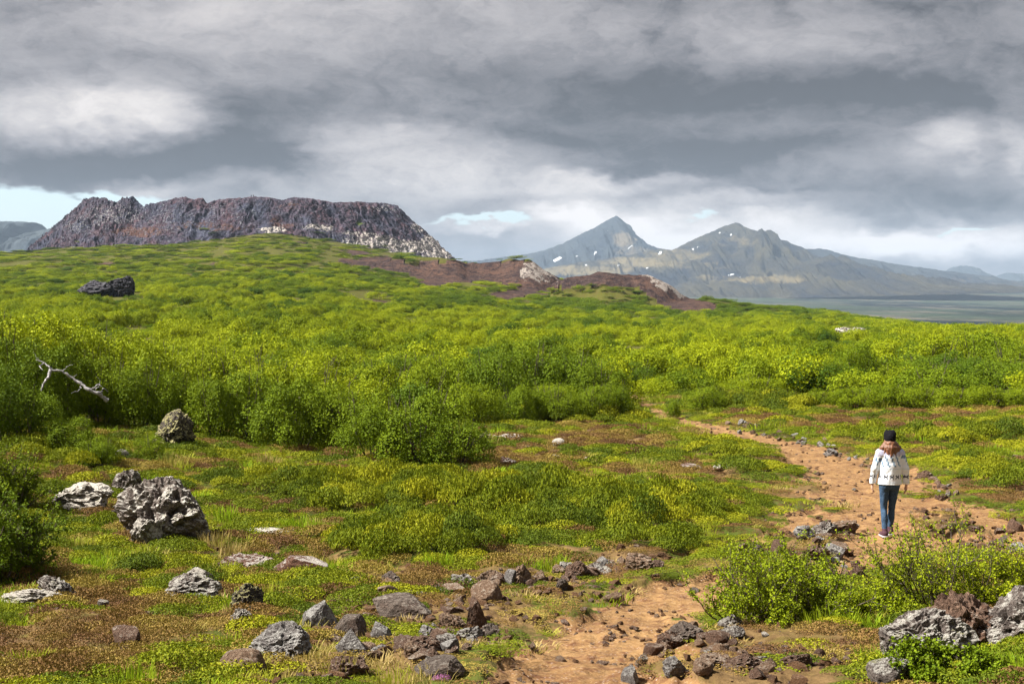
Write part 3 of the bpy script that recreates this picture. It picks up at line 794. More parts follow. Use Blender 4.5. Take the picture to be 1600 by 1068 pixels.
def wedge_points(rng, y0, y1, spacing, side=.50, margin=3.0):
    """jittered points in the visible wedge, spacing(Y) metres"""
    out = []; y = y0
    while y < y1:
        s = spacing(y); hw = side * y + margin
        n = int(2 * hw / s); xs = (np.arange(n) + .5) * s - hw
        out.append(np.stack([xs + rng.uniform(-.6, .6, n) * s, np.full(n, y) + rng.uniform(-.6, .6, n) * s], 1)); y += s
    return np.concatenate(out)

# ------------------------------------------------------------ far scrub: one sea of low birch
# front limit of the closed scrub, along photo columns (row of the ground where scrub begins)
SCR_U = [-200, 0, 120, 240, 330, 560, 760, 960, 990, 1050, 1300, 1330, 1700]
SCR_Y = [33, 33, 40, 41, 42, 42, 47, 50, 62, 62, 60, 56, 56]
FARCROWN = [crown_mesh('scrub_crown', 700 + i, 10, 3000, .056, M_BUSH, 60) for i in range(5)]
def build_scrub():
    g = np.random.default_rng(5)
    P = wedge_points(g, 36, 1000, lambda y: max(1.55, .0090 * y), .48, 14)
    X, Y = P[:, 0], P[:, 1]
    u = 800 + F * X / Y
    keep = (Y > np.interp(u, SCR_U, SCR_Y) + 1.0)
    Z = ground_z(X, Y); red, lich = far_masks(X, Y, Z)
    keep &= red < .5
    ct = crater_top(X, Y)
    dd = np.hypot(X - CRX, Y - CRY)
    creep = ct - Z
    keep &= ~((dd < CRR + 70) & (creep > 1.5 + 16 * np.maximum(fbm(X / 16, Y / 16, 3, 95) + .10, 0)))
    dens = fbm(X / 16, Y / 26, 3, 81)
    gap = fbm(X / 4.5 * 80 / (80 + Y * .25), Y / 9 * 80 / (80 + Y * .5), 3, 88)
    keep &= (g.uniform(0, 1, len(X)) < np.clip(.80 + dens * .8 + sstep(250, 450, Y) * .3, .35, 1)) & (gap > -.13 - .12 * sstep(250, 450, Y))
    for (ou, oY, orad) in ((172, 305, 9), (1330, 232, 5), (245, 150, 1.5), (480, 130, 1.5)):
        keep &= np.hypot(X - (ou - 800) / F * oY, (Y - oY + orad * .8) * .7) > orad
    X, Y, Z, ct, creep = X[keep], Y[keep], Z[keep], ct[keep], creep[keep]
    Z = np.maximum(Z, np.where(creep > 0, ct, -1e4))
    n = len(X)
    big = sstep(.0, .22, fbm(X / 8, Y / 13, 3, 82))
    s = np.maximum(1.35, .0052 * Y + .4) * g.uniform(.6, 1.2, n) * (.8 + .45 * big)
    hgt = (.45 + 1.45 * big * g.uniform(.6, 1.15, n)) * np.where(Y > 300, np.clip(1 - (Y - 300) / 1400, .6, 1), 1)
    hgt *= np.clip(1.0 + (Y / 400) * .2, 1, 1.25)
    scl = np.stack([s * 1.15, s * 1.15, hgt], -1)
    rot = np.stack([g.uniform(-.1, .1, n), g.uniform(-.1, .1, n), g.uniform(0, 6.28, n)], -1)
    tint = np.clip(.62 + fbm(X / 22, Y / 40, 3, 83) * 1.0 + g.normal(0, .25, n) + .25 * big - .05 - .16 * sstep(200, 420, Y), 0, 1)  # tint spread also paints shaded mounds into the scrub colour
    # shaded look put into the tint: deeper green thickets on the steep bank below the ridges and the crater
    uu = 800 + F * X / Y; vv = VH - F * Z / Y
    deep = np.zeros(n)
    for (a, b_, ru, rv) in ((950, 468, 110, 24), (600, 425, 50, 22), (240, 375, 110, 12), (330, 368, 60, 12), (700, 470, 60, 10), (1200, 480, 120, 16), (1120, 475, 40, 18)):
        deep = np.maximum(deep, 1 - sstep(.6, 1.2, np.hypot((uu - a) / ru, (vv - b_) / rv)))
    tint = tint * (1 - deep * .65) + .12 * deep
    print('scrub', n)
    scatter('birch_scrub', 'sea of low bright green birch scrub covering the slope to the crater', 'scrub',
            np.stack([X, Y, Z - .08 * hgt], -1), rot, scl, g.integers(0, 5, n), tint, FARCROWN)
build_scrub()

# ------------------------------------------------------------ near ground cover
def heath_mesh(name, seed, n, leaf, mat, H=.45, upright=0.0):
    g = np.random.default_rng(seed)
    a = g.uniform(0, 6.283, n); r = np.sqrt(g.uniform(0, 1, n)) * (1 + .15 * np.sin(a * 3 + seed))
    top = np.sqrt(np.clip(1 - (r / 1.15) ** 2, 0, 1))
    z = H * top * g.uniform(.55, 1.12, n)
    C = np.stack([r * np.cos(a), r * np.sin(a), z], -1)
    N_ = unit(np.stack([np.cos(a) * r, np.sin(a) * r, np.full(n, .7 - upright)], -1) + g.normal(size=(n, 3)) * .7)
    V, Fc = leaf_quads(C, N_, leaf * g.uniform(.7, 1.3, n), .6, g)
    return np_mesh(name, V, Fc, False, [mat], {'lv': ('FACE', 'FLOAT', g.beta(1.6, 2.0, n))})
def grass_mesh(name, seed, n, H, R=.5, w=.035, lean=.35):
    g = np.random.default_rng(seed); V = []; Fc = []; lv = []
    for i in range(n):
        a = g.uniform(0, 6.283); r = math.sqrt(g.uniform(0, 1)) * R; b = np.array([r * math.cos(a), r * math.sin(a), -.03])
        d = np.array([math.cos(a), math.sin(a), 0]) * g.uniform(0, lean) + g.normal(size=3) * (.12, .12, 0)
        h = H * g.uniform(.5, 1.1); p1 = b + d * h * .4 + (0, 0, h * .6); p2 = b + d * h * 1.0 + (0, 0, h)
        s = np.array([-math.sin(a + g.normal()), math.cos(a), 0]) * w * .5
        k = len(V); V += [b - s, b + s, p1 + s * .8, p1 - s * .8, p2 + s * .12, p2 - s * .12]
        Fc += [(k, k + 1, k + 2, k + 3), (k + 3, k + 2, k + 4, k + 5)]; q = g.uniform(); lv += [q, q]
    return np_mesh(name, np.array(V), np.array(Fc), False, [M_GRASS], {'lv': ('FACE', 'FLOAT', lv)})
def build_cover():
    g = np.random.default_rng(15)
    P = wedge_points(g, 6.5, 72, lambda y: .17 + .0062 * y, .47, 4.5)
    X, Y = P[:, 0], P[:, 1]
    u = 800 + F * X / Y
    scr = np.interp(u, SCR_U, SCR_Y)
    Z = ground_z(X, Y); pm = path_mask(X, Y); br = blobs_at(X, Y, BROWN); mo = blobs_at(X, Y, MOUND)
    keep = (Y < scr + 3) & (pm < .35 + g.uniform(-.25, .12, len(X))) & (g.uniform(0, 1, len(X)) < .93)
    X, Y, Z, br, mo, pm = X[keep], Y[keep], Z[keep], br[keep], mo[keep], pm[keep]
    dry = blobs_at(X, Y, DRY)
    typ_r = g.uniform(0, 1, n) if False else None
    low = np.clip(.30 + (path_dist(X, Y) - .8) * .45, .3, 1)
    n = len(X); s = (.15 + .0056 * Y)
    f1 = fbm(X * .8, Y * .5, 3, 101); f2 = fbm(X * .45, Y * .35, 3, 102); f3 = fbm(X * 1.7, Y * 1.2, 2, 103)
    f4 = fbm(X * .3, Y * .25, 2, 104)
    typ = np.where(f1 + g.normal(0, .22, n) > .16, 0, 1)          # 0 grass, 1 heath, 2 brown heather
    typ = np.where(mo > .35, 1, typ)
    pale = (f4 > .1) & (mo < .3)
    typ = np.where((br + f3 * .6 + g.normal(0, .24, n) > .56) & (mo < .75), 2, typ)
    typ = np.where((f2 + g.normal(0, .22, n) > .32) & (mo < .4), 2, typ)
    typ = np.where((g.uniform(0, 1, n) < .08 + .20 * dry) & (mo < .8), 2, typ)
    bare = (g.uniform(0, 1, n) < .35 * (br > .5) + .35 * dry)
    mo_h = 1 + mo * 1.6
    near_path = pm > .03
    typ = np.where(near_path & (typ != 0) & (g.uniform(0, 1, n) < .6), 0, typ)
    rot = np.stack([g.uniform(-.15, .15, n), g.uniform(-.15, .15, n), g.uniform(0, 6.28, n)], -1)
    for k, (name, label, cat, mesh) in enumerate((
            ('grass', 'short yellow green grass tufts growing over the heath', 'grass', [grass_mesh('grass_tuft', 800 + i, 120, .75, .95, .045) for i in range(4)]),
            ('heath', 'low green dwarf shrub mats covering the heath', 'ground cover', [heath_mesh('heath_mat', 820 + i, 950, .092, M_HEATH) for i in range(4)]),
            ('heather', 'reddish brown heather mats between the green patches', 'ground cover', [heath_mesh('heather_mat', 840 + i, 900, .080, M_HEATHER, .38, .3) for i in range(4)]))):
        q = (typ == k) & ~bare
        m = int(q.sum()); sc = s[q] * g.uniform(.8, 1.35, m)
        hz = low[q] * sc * (mo_h[q] if k == 1 else 1) * g.uniform(.7, 1.3, m) * (1.0 if k else .85)
        tall = g.uniform(0, 1, m) < .07
        if k == 0: hz = np.minimum(hz, .11 + .002 * Y[q]) * np.where(pm[q] > .03, .55, 1) * np.where(tall, 2.1, 1)
        ti = np.clip(.55 + f3[q] * .9 + f1[q] * .8 + g.normal(0, .22, m) - (k == 0) * .75 * dry[q] - (k == 1) * .15 * dry[q], 0, 1)
        scatter(name, label, cat, np.stack([X[q], Y[q], Z[q] - .02], -1), rot[q], np.stack([sc, sc, hz], -1), g.integers(0, 4, m), ti, mesh)
        print(name, m)
build_cover()

# ------------------------------------------------------------ shrubs one can tell apart
CR_SRC = [crown_mesh('shrub_foliage', 900 + i, 26, 10000, .043, M_BUSH, 300, tall=1.5) for i in range(5)]
ST_SRC = [stems_mesh('shrub_stems', 940 + i) for i in range(3)]
def make_shrub(k):
    r = empty('birch_shrub')
    f = link('foliage', CR_SRC[k], r); b = link('branches', ST_SRC[k % 3], r)
    adopt(r, f, b)
    return r
PROTO = [None] * 5
_rs = random.Random(3)
def shrub(u, vtop, Y, R, label, group=None, tint=.6, hmax=None):
    k = _rs.randrange(5)
    if PROTO[k] is None: PROTO[k] = make_shrub(k); r = PROTO[k]
    else: r = copy_tree(PROTO[k])
    X = (u - 800) / F * Y; zb = gz(X, Y); H = (VH - vtop) / F * Y - zb
    if hmax: H = min(H, hmax)
    H = max(H, .35)
    r.location = (X, Y, zb - .04 * H); r.scale = (R, R, H * .98 / 1.45); r.rotation_euler = (0, 0, _rs.uniform(0, 6.28))
    tag(r, label, 'shrub', group)
    if u < 620 and 36 < Y < 40.5 and tint > .6: tint = min(1, tint + .10)
    for c in (r,): c['tint'] = tint
    for c in r.children_recursive if hasattr(r, 'children_recursive') else []: c['tint'] = tint
    return r
LEFTG = 'tall birch shrubs of the thicket on the left'
def tints(r, t):
    for c in bpy.context.scene.objects: pass
SH = [ # u, vtop, Y, R, label, tint (low tints also put thicket shade into leaf colour)
 (652, 590, 33.2, 1.35, 'rounded birch shrub bulging forward at the right end of the left thicket', .42),
 (712, 640, 32.6, .95, 'low dark green birch shrub at the foot of the rightmost thicket bush', .38),
 (583, 600, 33.6, 1.05, 'birch shrub just left of the rounded end bush of the thicket', .45),
 (528, 585, 34.5, 1.2, 'birch shrub behind the mossy boulders, second from the thicket end', .5),
 (462, 572, 34.2, 1.3, 'dense birch shrub in the middle of the left thicket front', .45),
 (395, 560, 34.0, 1.3, 'broad birch shrub right of the dark mossy boulder', .42),
 (335, 565, 33.6, .95, 'birch shrub directly behind the dark mossy boulder', .5),
 (560, 575, 38.5, 1.4, 'yellow green birch shrub peeping over the middle of the left thicket', .72),
 (480, 548, 39.0, 1.5, 'yellow topped birch shrub behind the middle of the left thicket', .8),
 (420, 538, 38.0, 1.4, 'tall yellow topped birch shrub left of the thicket middle', .8),
 (365, 525, 37.5, 1.5, 'tall bright birch shrub above the dark mossy boulder', .8),
 (300, 520, 38.2, 1.5, 'tall bright birch shrub behind the pale mossy stone', .82),
 (245, 518, 37.0, 1.4, 'bright birch shrub above the tip of the dead branch', .78),
 (192, 503, 38.0, 1.5, 'tall yellow birch shrub behind the dead branch', .85),
 (135, 488, 37.0, 1.5, 'tall yellow birch shrub left of the dead branch top', .85),
 (72, 470, 36.0, 1.6, 'tallest bright yellow birch shrub near the left edge', .9),
 (5, 462, 35.0, 1.7, 'very tall yellow green birch shrub cut by the left edge', .88),
 (-60, 465, 34.0, 1.6, 'tall birch shrub mostly outside the left edge', .8),
 (270, 562, 34.2, 1.05, 'mid green birch shrub filling the gap above the pale mossy stone', .5),
 (215, 545, 33.8, 1.1, 'mid green birch shrub just right of the dead branch', .5),
 (155, 530, 33.5, 1.1, 'mid green birch shrub above the dead branch', .55),
 (90, 515, 33.0, 1.2, 'deep green birch shrub behind the upper end of the dead branch', .4),
 (30, 505, 32.0, 1.2, 'deep green birch shrub at the left edge above the dead branch', .35),
 (-15, 545, 29.5, 1.1, 'dark green birch shrub at the left edge below the tall yellow ones', .25),
 (45, 585, 29.5, .85, 'low deep green shrub under the dead branch', .35),
 (110, 640, 29.3, .7, 'low green shrub beside the lower end of the dead branch', .45),
 (150, 676, 28.6, .5, 'low leafy shrub left of the pale mossy stone', .5),
 (236, 672, 30.2, .40, 'small leafy shrub between the two mossy boulders', .55),
 (770, 527, 50, 1.6, 'dark birch shrub at the left end of the middle clump', .35),
 (705, 545, 50, 1.5, 'green birch shrub left of the middle clump', .55),
 (830, 522, 53, 1.7, 'dark topped birch shrub in the middle clump', .35),
 (893, 532, 53, 1.6, 'dark green birch shrub right of centre in the middle clump', .35),
 (935, 548, 52, 1.2, 'birch shrub at the right end of the middle clump', .42),
 (958, 585, 48.5, .75, 'small birch shrub at the right foot of the middle clump', .45),
 (925, 590, 47.5, .95, 'low birch shrub in front of the middle clump right end', .5),
 (868, 592, 47, .9, 'low birch shrub in front of the middle clump', .5),
 (808, 592, 46.5, .95, 'low rounded birch shrub in front of the middle clump left half', .5),
 (735, 588, 46, 1.1, 'low bright shrub right behind the rounded end bush', .6),
 (668, 560, 48, 1.4, 'green birch shrub behind the rounded end bush', .6),
 (610, 548, 50, 1.5, 'yellow green birch shrub behind the left thicket end', .75),
 (1102, 597, 53, .95, 'low dome shaped shrub beside the far end of the trail', .55),
 (1050, 622, 49.5, .4, 'tiny round shrub where the trail meets the far rocks', .5),
 (1178, 580, 60, 1.4, 'yellow green shrub behind the far pale stones', .7),
 (1340, 521, 64, 1.25, 'tall round birch shrub standing up above the right thicket', .5),
 (1300, 552, 62, 1.2, 'leaning birch shrub at the left foot of the tall round one', .5),
 (1400, 560, 60, 1.5, 'bright yellow birch shrub right of the tall round one', .75),
 (1470, 512, 76, 2.4, 'large yellow domed birch shrub on the right skyline', .85),
 (1530, 506, 76, 2.6, 'large dark faced birch shrub on the right skyline', .5),
 (1590, 522, 72, 2.0, 'birch shrub on the skyline at the right edge', .5),
 (1455, 548, 68, 2.0, 'dark birch shrub in the second row of the right thicket', .3),
 (1515, 550, 68, 2.0, 'very dark birch shrub in the middle of the right thicket', .2),
 (1580, 555, 66, 1.8, 'dark birch shrub in the second row at the right edge', .3),
 (1290, 602, 54, .75, 'low shrub left of the right thicket front row', .6),
 (1338, 598, 53.5, .95, 'leftmost shrub in the front row of the right thicket', .6),
 (1385, 592, 54, 1.1, 'second shrub in the front row of the right thicket', .55),
 (1435, 596, 53.5, 1.1, 'front row shrub of the right thicket above the hiker hat', .6),
 (1490, 600, 53, 1.1, 'front row shrub of the right thicket, right of the hiker', .6),
 (1545, 596, 53.5, 1.2, 'front row shrub of the right thicket near the right edge', .62),
 (1600, 598, 53.5, 1.1, 'front row shrub of the right thicket cut by the right edge', .6),
 (1225, 618, 57, .7, 'low flat shrub right of the far pale stones', .6),
]
for (u_, vt_, Y_, R_, lb_, ti_) in SH:
    if R_ > .9 and 30 < Y_ < 40: Y_ += 4.0 if u_ < 420 else (2.2 if u_ < 560 else .3)
    o_ = shrub(u_, vt_, Y_, R_, lb_, 'birch shrubs one can tell apart', ti_)
bpy.context.view_layer.update()
for o_ in list(COL.objects):
    if o_.name.startswith(('foliage', 'branches')) and o_.parent: o_['tint'] = o_.parent['tint']
# filler individuals between the front shrubs and the scrub sea
FILL = []
_g = random.Random(77)
for i in range(420):
    Y_ = _g.uniform(40, 84); u_ = _g.uniform(-40, 1660)
    lim = np.interp(u_, SCR_U, SCR_Y)
    if Y_ < lim + 1.5: continue
    X_ = (u_ - 800) / F * Y_
    if any((X_ - a) ** 2 + (Y_ - b) ** 2 < 5.2 for a, b in FILL): continue
    FILL.append((X_, Y_))
    H_ = _g.choice((.7, .9, 1.1, 1.7, 2.0)); z_ = gz(X_, Y_)
    vt_ = VH - F * (z_ + H_) / Y_
    cap = np.interp(u_, [0, 500, 700, 960, 1010, 1290, 1340, 1600], [470, 520, 535, 530, 560, 555, 530, 512])
    vt_ = max(vt_, cap + 8)
    side = 'on the left' if u_ < 620 else ('in the middle' if u_ < 1000 else ('beyond the end of the trail' if u_ < 1280 else 'on the right'))
    o_ = shrub(u_, vt_, Y_, _g.uniform(1.3, 2.2), 'yellow green birch shrub crowding behind the front row ' + side, 'birch shrubs crowding behind the front row ' + side, min(1, max(.05, _g.choice((.15, .35, .55, .75, .9)) + float(fbm(np.array([X_ / 12]), np.array([Y_ / 12]), 2, 66)[0]) * .5)))  # wide tint choice puts deep shade of some mounds into leaf colour
print('fill', len(FILL))
for o_ in list(COL.objects):
    if o_.name.startswith(('foliage', 'branches')) and o_.parent: o_['tint'] = o_.parent['tint']

# ------------------------------------------------------------ near birch bushes with visible twigs
def twig_bush(name, label, u, vb, wpx, hpx, seed, stems, tint, Y=None, leaf=.026, twist=.35, dens=1.0):
    g = np.random.default_rng(seed)
    if Y is None: X, Y, zb = on_ground(u, vb)
    else: X = (u - 800) / F * Y; zb = gz(X, Y)
    W_ = wpx / F * Y / 2; H = hpx / F * Y
    A = Acc(); LC = []; LN = []
    def grow(p, d, L, r, lvl):
        n = 6; pts = [p]; q = p.copy(); dd = d.copy()
        for i in range(n):
            dd = unit(dd + g.normal(size=3) * .17 + np.array([0, 0, .05])); q = q + dd * L / n; pts.append(q.copy())
        V, Fc = tube(pts, np.linspace(r, r * .45, n + 1), 5 if lvl < 1 else 4); A.add(V, Fc)
        if lvl >= 1:
            m = int((7 if lvl == 1 else 10) * dens)
            for i in range(m):
                t = g.uniform(.15, 1.05); j = min(int(t * n), n - 1)
                c = pts[j] + (pts[j + 1] - pts[j]) * (t * n - j) + g.normal(size=3) * .016
                LC.append(c); LN.append(g.normal(size=3) * .8 + (0, 0, .7))
        if lvl < 2:
            for i in range(6 if lvl == 0 else 5):
                t = g.uniform(.2, 1.0) if lvl == 0 else g.uniform(.1, 1.0); j = min(int(t * n), n - 1)
                nd = unit(unit(pts[j + 1] - pts[j]) + g.normal(size=3) * .6 + (0, 0, .15))
                grow(pts[j].copy(), nd, L * g.uniform(.35, .55), r * .45, lvl + 1)
    for i in range(stems):
        a = g.uniform(0, 6.283); rr = math.sqrt(g.uniform(0, 1)) * .75
        b = np.array([rr * W_ * math.cos(a), rr * W_ * .8 * math.sin(a), -.03])
        d = unit(np.array([math.cos(a) * rr * .9, math.sin(a) * rr * .9, 1.0]) + g.normal(size=3) * .18)
        grow(b, d, H * g.uniform(.55, 1.0) * (1 - .6 * rr ** 2), .009, 0)
    r = empty(name, (X, Y, zb))
    V, Fc = A.get(); V[:, 2] = np.maximum(V[:, 2], -.05)
    br = link('branches', np_mesh('branches', V, Fc, True, [M_BARK]), r)
    C = np.array(LC); C = C[C[:, 2] > .01] if True else C; Nn = unit(np.array(LN)[:len(C)])
    V, Fc = leaf_quads(C, Nn, leaf * g.uniform(.7, 1.3, len(C)), .75, g)
    fo = link('foliage', np_mesh('foliage', V, Fc, False, [M_BUSH], {'lv': ('FACE', 'FLOAT', g.beta(1.5, 1.9, len(C)))}), r)
    for o in (r, br, fo): o['tint'] = tint
    tag(r, label, 'shrub'); adopt(r, br, fo)
    return r
twig_bush('birch_shrub', 'small leafy birch bush left of the trail bend in the right foreground', 1215, 975, 225, 140, 11, 56, .72, dens=1.35)
twig_bush('birch_shrub', 'open birch bush with dark bare twigs in front of the hiker', 1490, 955, 190, 160, 12, 30, .85, dens=.9)
twig_bush('birch_shrub', 'low birch bush joining the two foreground bushes', 1365, 968, 110, 60, 13, 16, .80)
twig_bush('birch_shrub', 'birch bush at the right edge behind the rocky outcrop', 1590, 950, 150, 105, 14, 30,85)
twig_bush('birch_shrub', 'dark leafy birch bush at the left edge beside the large lava boulder', -22, 912, 110, 140, 15, 46, .30, leaf=.036, dens=1.5)
twig_bush('birch_shrub', 'bright leafy bush at the left edge above the dark one', -14, 800, 130, 110, 16, 46, .55, leaf=.036, dens=1.3)
twig_bush('birch_shrub', 'low bright green creeping bush on the rocky outcrop', 1480, 1062, 220, 60, 17, 40, .45)
# ------------------------------------------------------------ rocks
def mat_rock(name, base, dark, lich, moss=0.0, lich_amt=.5, rust=0.0, mosscol=(.20, .19, .045)):
    m, t, b = new_mat(name, .9, .2)
    p = t.obj(); nz = t.sep(t.nrm())[2]
    n1 = t.noise(p, 1.6, 6, .7); n2 = t.noise(p, 5.5, 6, .75); n3 = t.noise(p, 18, 3, .7); vo = t.voro(p, 7.0)
    c = t.mix(t.rng(n2, .36, .62), dark, base)
    c = t.mix(t.rng(n3, .50, .72), c, dark)
    if rust: c = t.mix(t.m('MULTIPLY', t.rng(n1, .45, .65), rust), c, (.16, .065, .035))
    li = t.m('ADD', t.m('MULTIPLY', n2, .6), t.m('MULTIPLY_ADD', nz, .16, t.m('MULTIPLY', n1, .5)))
    c = t.mix(t.rng(li, .78 - .25 * lich_amt, .86 - .25 * lich_amt), c, lich)
    c = t.mix(t.m('MULTIPLY', t.rng(n3, .57, .64), .45), c, dark)
    if moss:
        mo = t.m('ADD', t.m('MULTIPLY', nz, .6), n1)
        c = t.mix(t.rng(mo, 1.25 - .5 * moss, 1.38 - .5 * moss), c, mosscol)
    t.put(b.inputs['Base Color'], c)
    t.put(b.inputs['Normal'], t.bump(t.m('ADD', t.m('MULTIPLY', n2, 1.0), t.m('MULTIPLY', n3, .4)), 1.0, .12))
    return m
MR = {
 'lava':  mat_rock('lichened_lava_rock', (.30, .25, .22), (.085, .065, .058), (.56, .53, .48), .35, .70),
 'mossy': mat_rock('moss_capped_rock', (.15, .125, .11), (.032, .026, .028), (.46, .44, .36), 1.08, .5, mosscol=(.36, .33, .15)),
 'pale':  mat_rock('pale_lichen_rock', (.36, .32, .28), (.15, .115, .10), (.66, .61, .54), .25, 1.0),
 'brown': mat_rock('brown_lava_rock', (.30, .19, .135), (.10, .058, .040), (.46, .38, .31), .0, .40, .4),
 'tan':   mat_rock('tan_rough_rock', (.42, .29, .20), (.17, .10, .062), (.54, .45, .36), .0, .40, .2),
 'grey':  mat_rock('blue_grey_basalt', (.34, .315, .30), (.14, .12, .115), (.52, .50, .47), .0, .7),
 'dark':  mat_rock('dark_basalt', (.27, .215, .18), (.10, .078, .065), (.40, .35, .30), .0, .40, .3),
 'rust':  mat_rock('reddish_lichened_slab', (.27, .14, .095), (.10, .050, .036), (.58, .53, .48), .0, .55, .6),
}
MR['basalt'] = mat_rock('weathered_dark_basalt', (.075, .072, .085), (.022, .021, .027), (.22, .22, .23), .0, .25)
def ico(sub):
    import bmesh
    bm = bmesh.new(); bmesh.ops.create_icosphere(bm, subdivisions=sub, radius=1.0)
    V = np.array([v.co[:] for v in bm.verts]); Fc = np.array([[v.index for v in f.verts] for f in bm.faces]); bm.free()
    return V, Fc
ICO5, ICO4, ICO3 = ico(6), ico(5), ico(4)
def rock_verts(seed, sub, style):
    V0, Fc = sub; V = V0.copy(); off = np.array([seed * 7.31, seed * 3.17, seed * 5.53]) % 97
    g = np.random.default_rng(seed)
    # planar cuts give broken faces
    k = {'block': 12, 'lava': 12, 'round': 7, 'slab': 12}[style]
    d = unit(g.normal(size=(k, 3))); h = g.uniform(.42, .84, k)
    for i in range(k):
        q = V @ d[i]; over = q > h[i]
        V[over] -= np.outer((q[over] - h[i]) * (.92 if style in ('block', 'slab') else .75), d[i])
    n = unit(V)
    if style == 'lava':
        V = V * (1 + .34 * fbm3(V * 1.5 + off, 3, 1)[:, None] +   .20 * fbm3(V * 3.4 + off, 4, 2, .55, True)[:, None])
        V = V + n * (.05 * fbm3(V * 11 + off, 3, 3, .6, True))[:, None]
        hol = np.maximum(per3(V * 4.5 + off, 5) - .12, 0); V = V - n * (hol * .6)[:, None]
    else:
        a = {'block': .10, 'round': .12, 'slab': .10}[style]
        V = V * (1 + a * fbm3(V * 1.4 + off, 3, 1)[:, None]) + n * (.05 * fbm3(V * 5 + off, 4, 3, .6, True))[:, None]
    V /= np.array([np.abs(V[:, 0]).max(), np.abs(V[:, 1]).max(), np.abs(V[:, 2]).max()])
    return V, Fc
ROCKMESH = {}
def rock_mesh(style, mat, seed, big=0):
    key = (style, mat, seed, big)
    if key not in ROCKMESH:
        V, Fc = rock_verts(seed + 1, (ICO3, ICO4, ICO5)[big], style)
        ROCKMESH[key] = np_mesh('rock', V, Fc, big > 0 and style == 'round', [MR[mat]])
    return ROCKMESH[key]
def rock(u, vb, wpx, hpx, style, mat, seed, label, Y=None, rz=None, tilt=0.0, big=1, name='rock', cat='rock', depth=.8, sink=.25, group=None):
    if Y is None: x, y, z = on_ground(u, vb)
    else: y = Y; x = (u - 800) / F * y; z = gz(x, y)
    rx = wpx / F * y / 2; hz = hpx / F * y
    rzv = hz / (2 - 2 * sink); y2 = y + rx * depth * .7
    x2 = (u - 800) / F * y2; z2 = min(z, gz(x2, y2)) if Y is None else z
    o = link(name, rock_mesh(style, mat, seed, big))
    o.scale = (rx, rx * depth, rzv); o.location = (x2, y2, z2 + rzv * (1 - 2 * sink))
    o.rotation_euler = (0, tilt, rz if rz is not None else 0.0)
    return tag(o, label, cat, group)
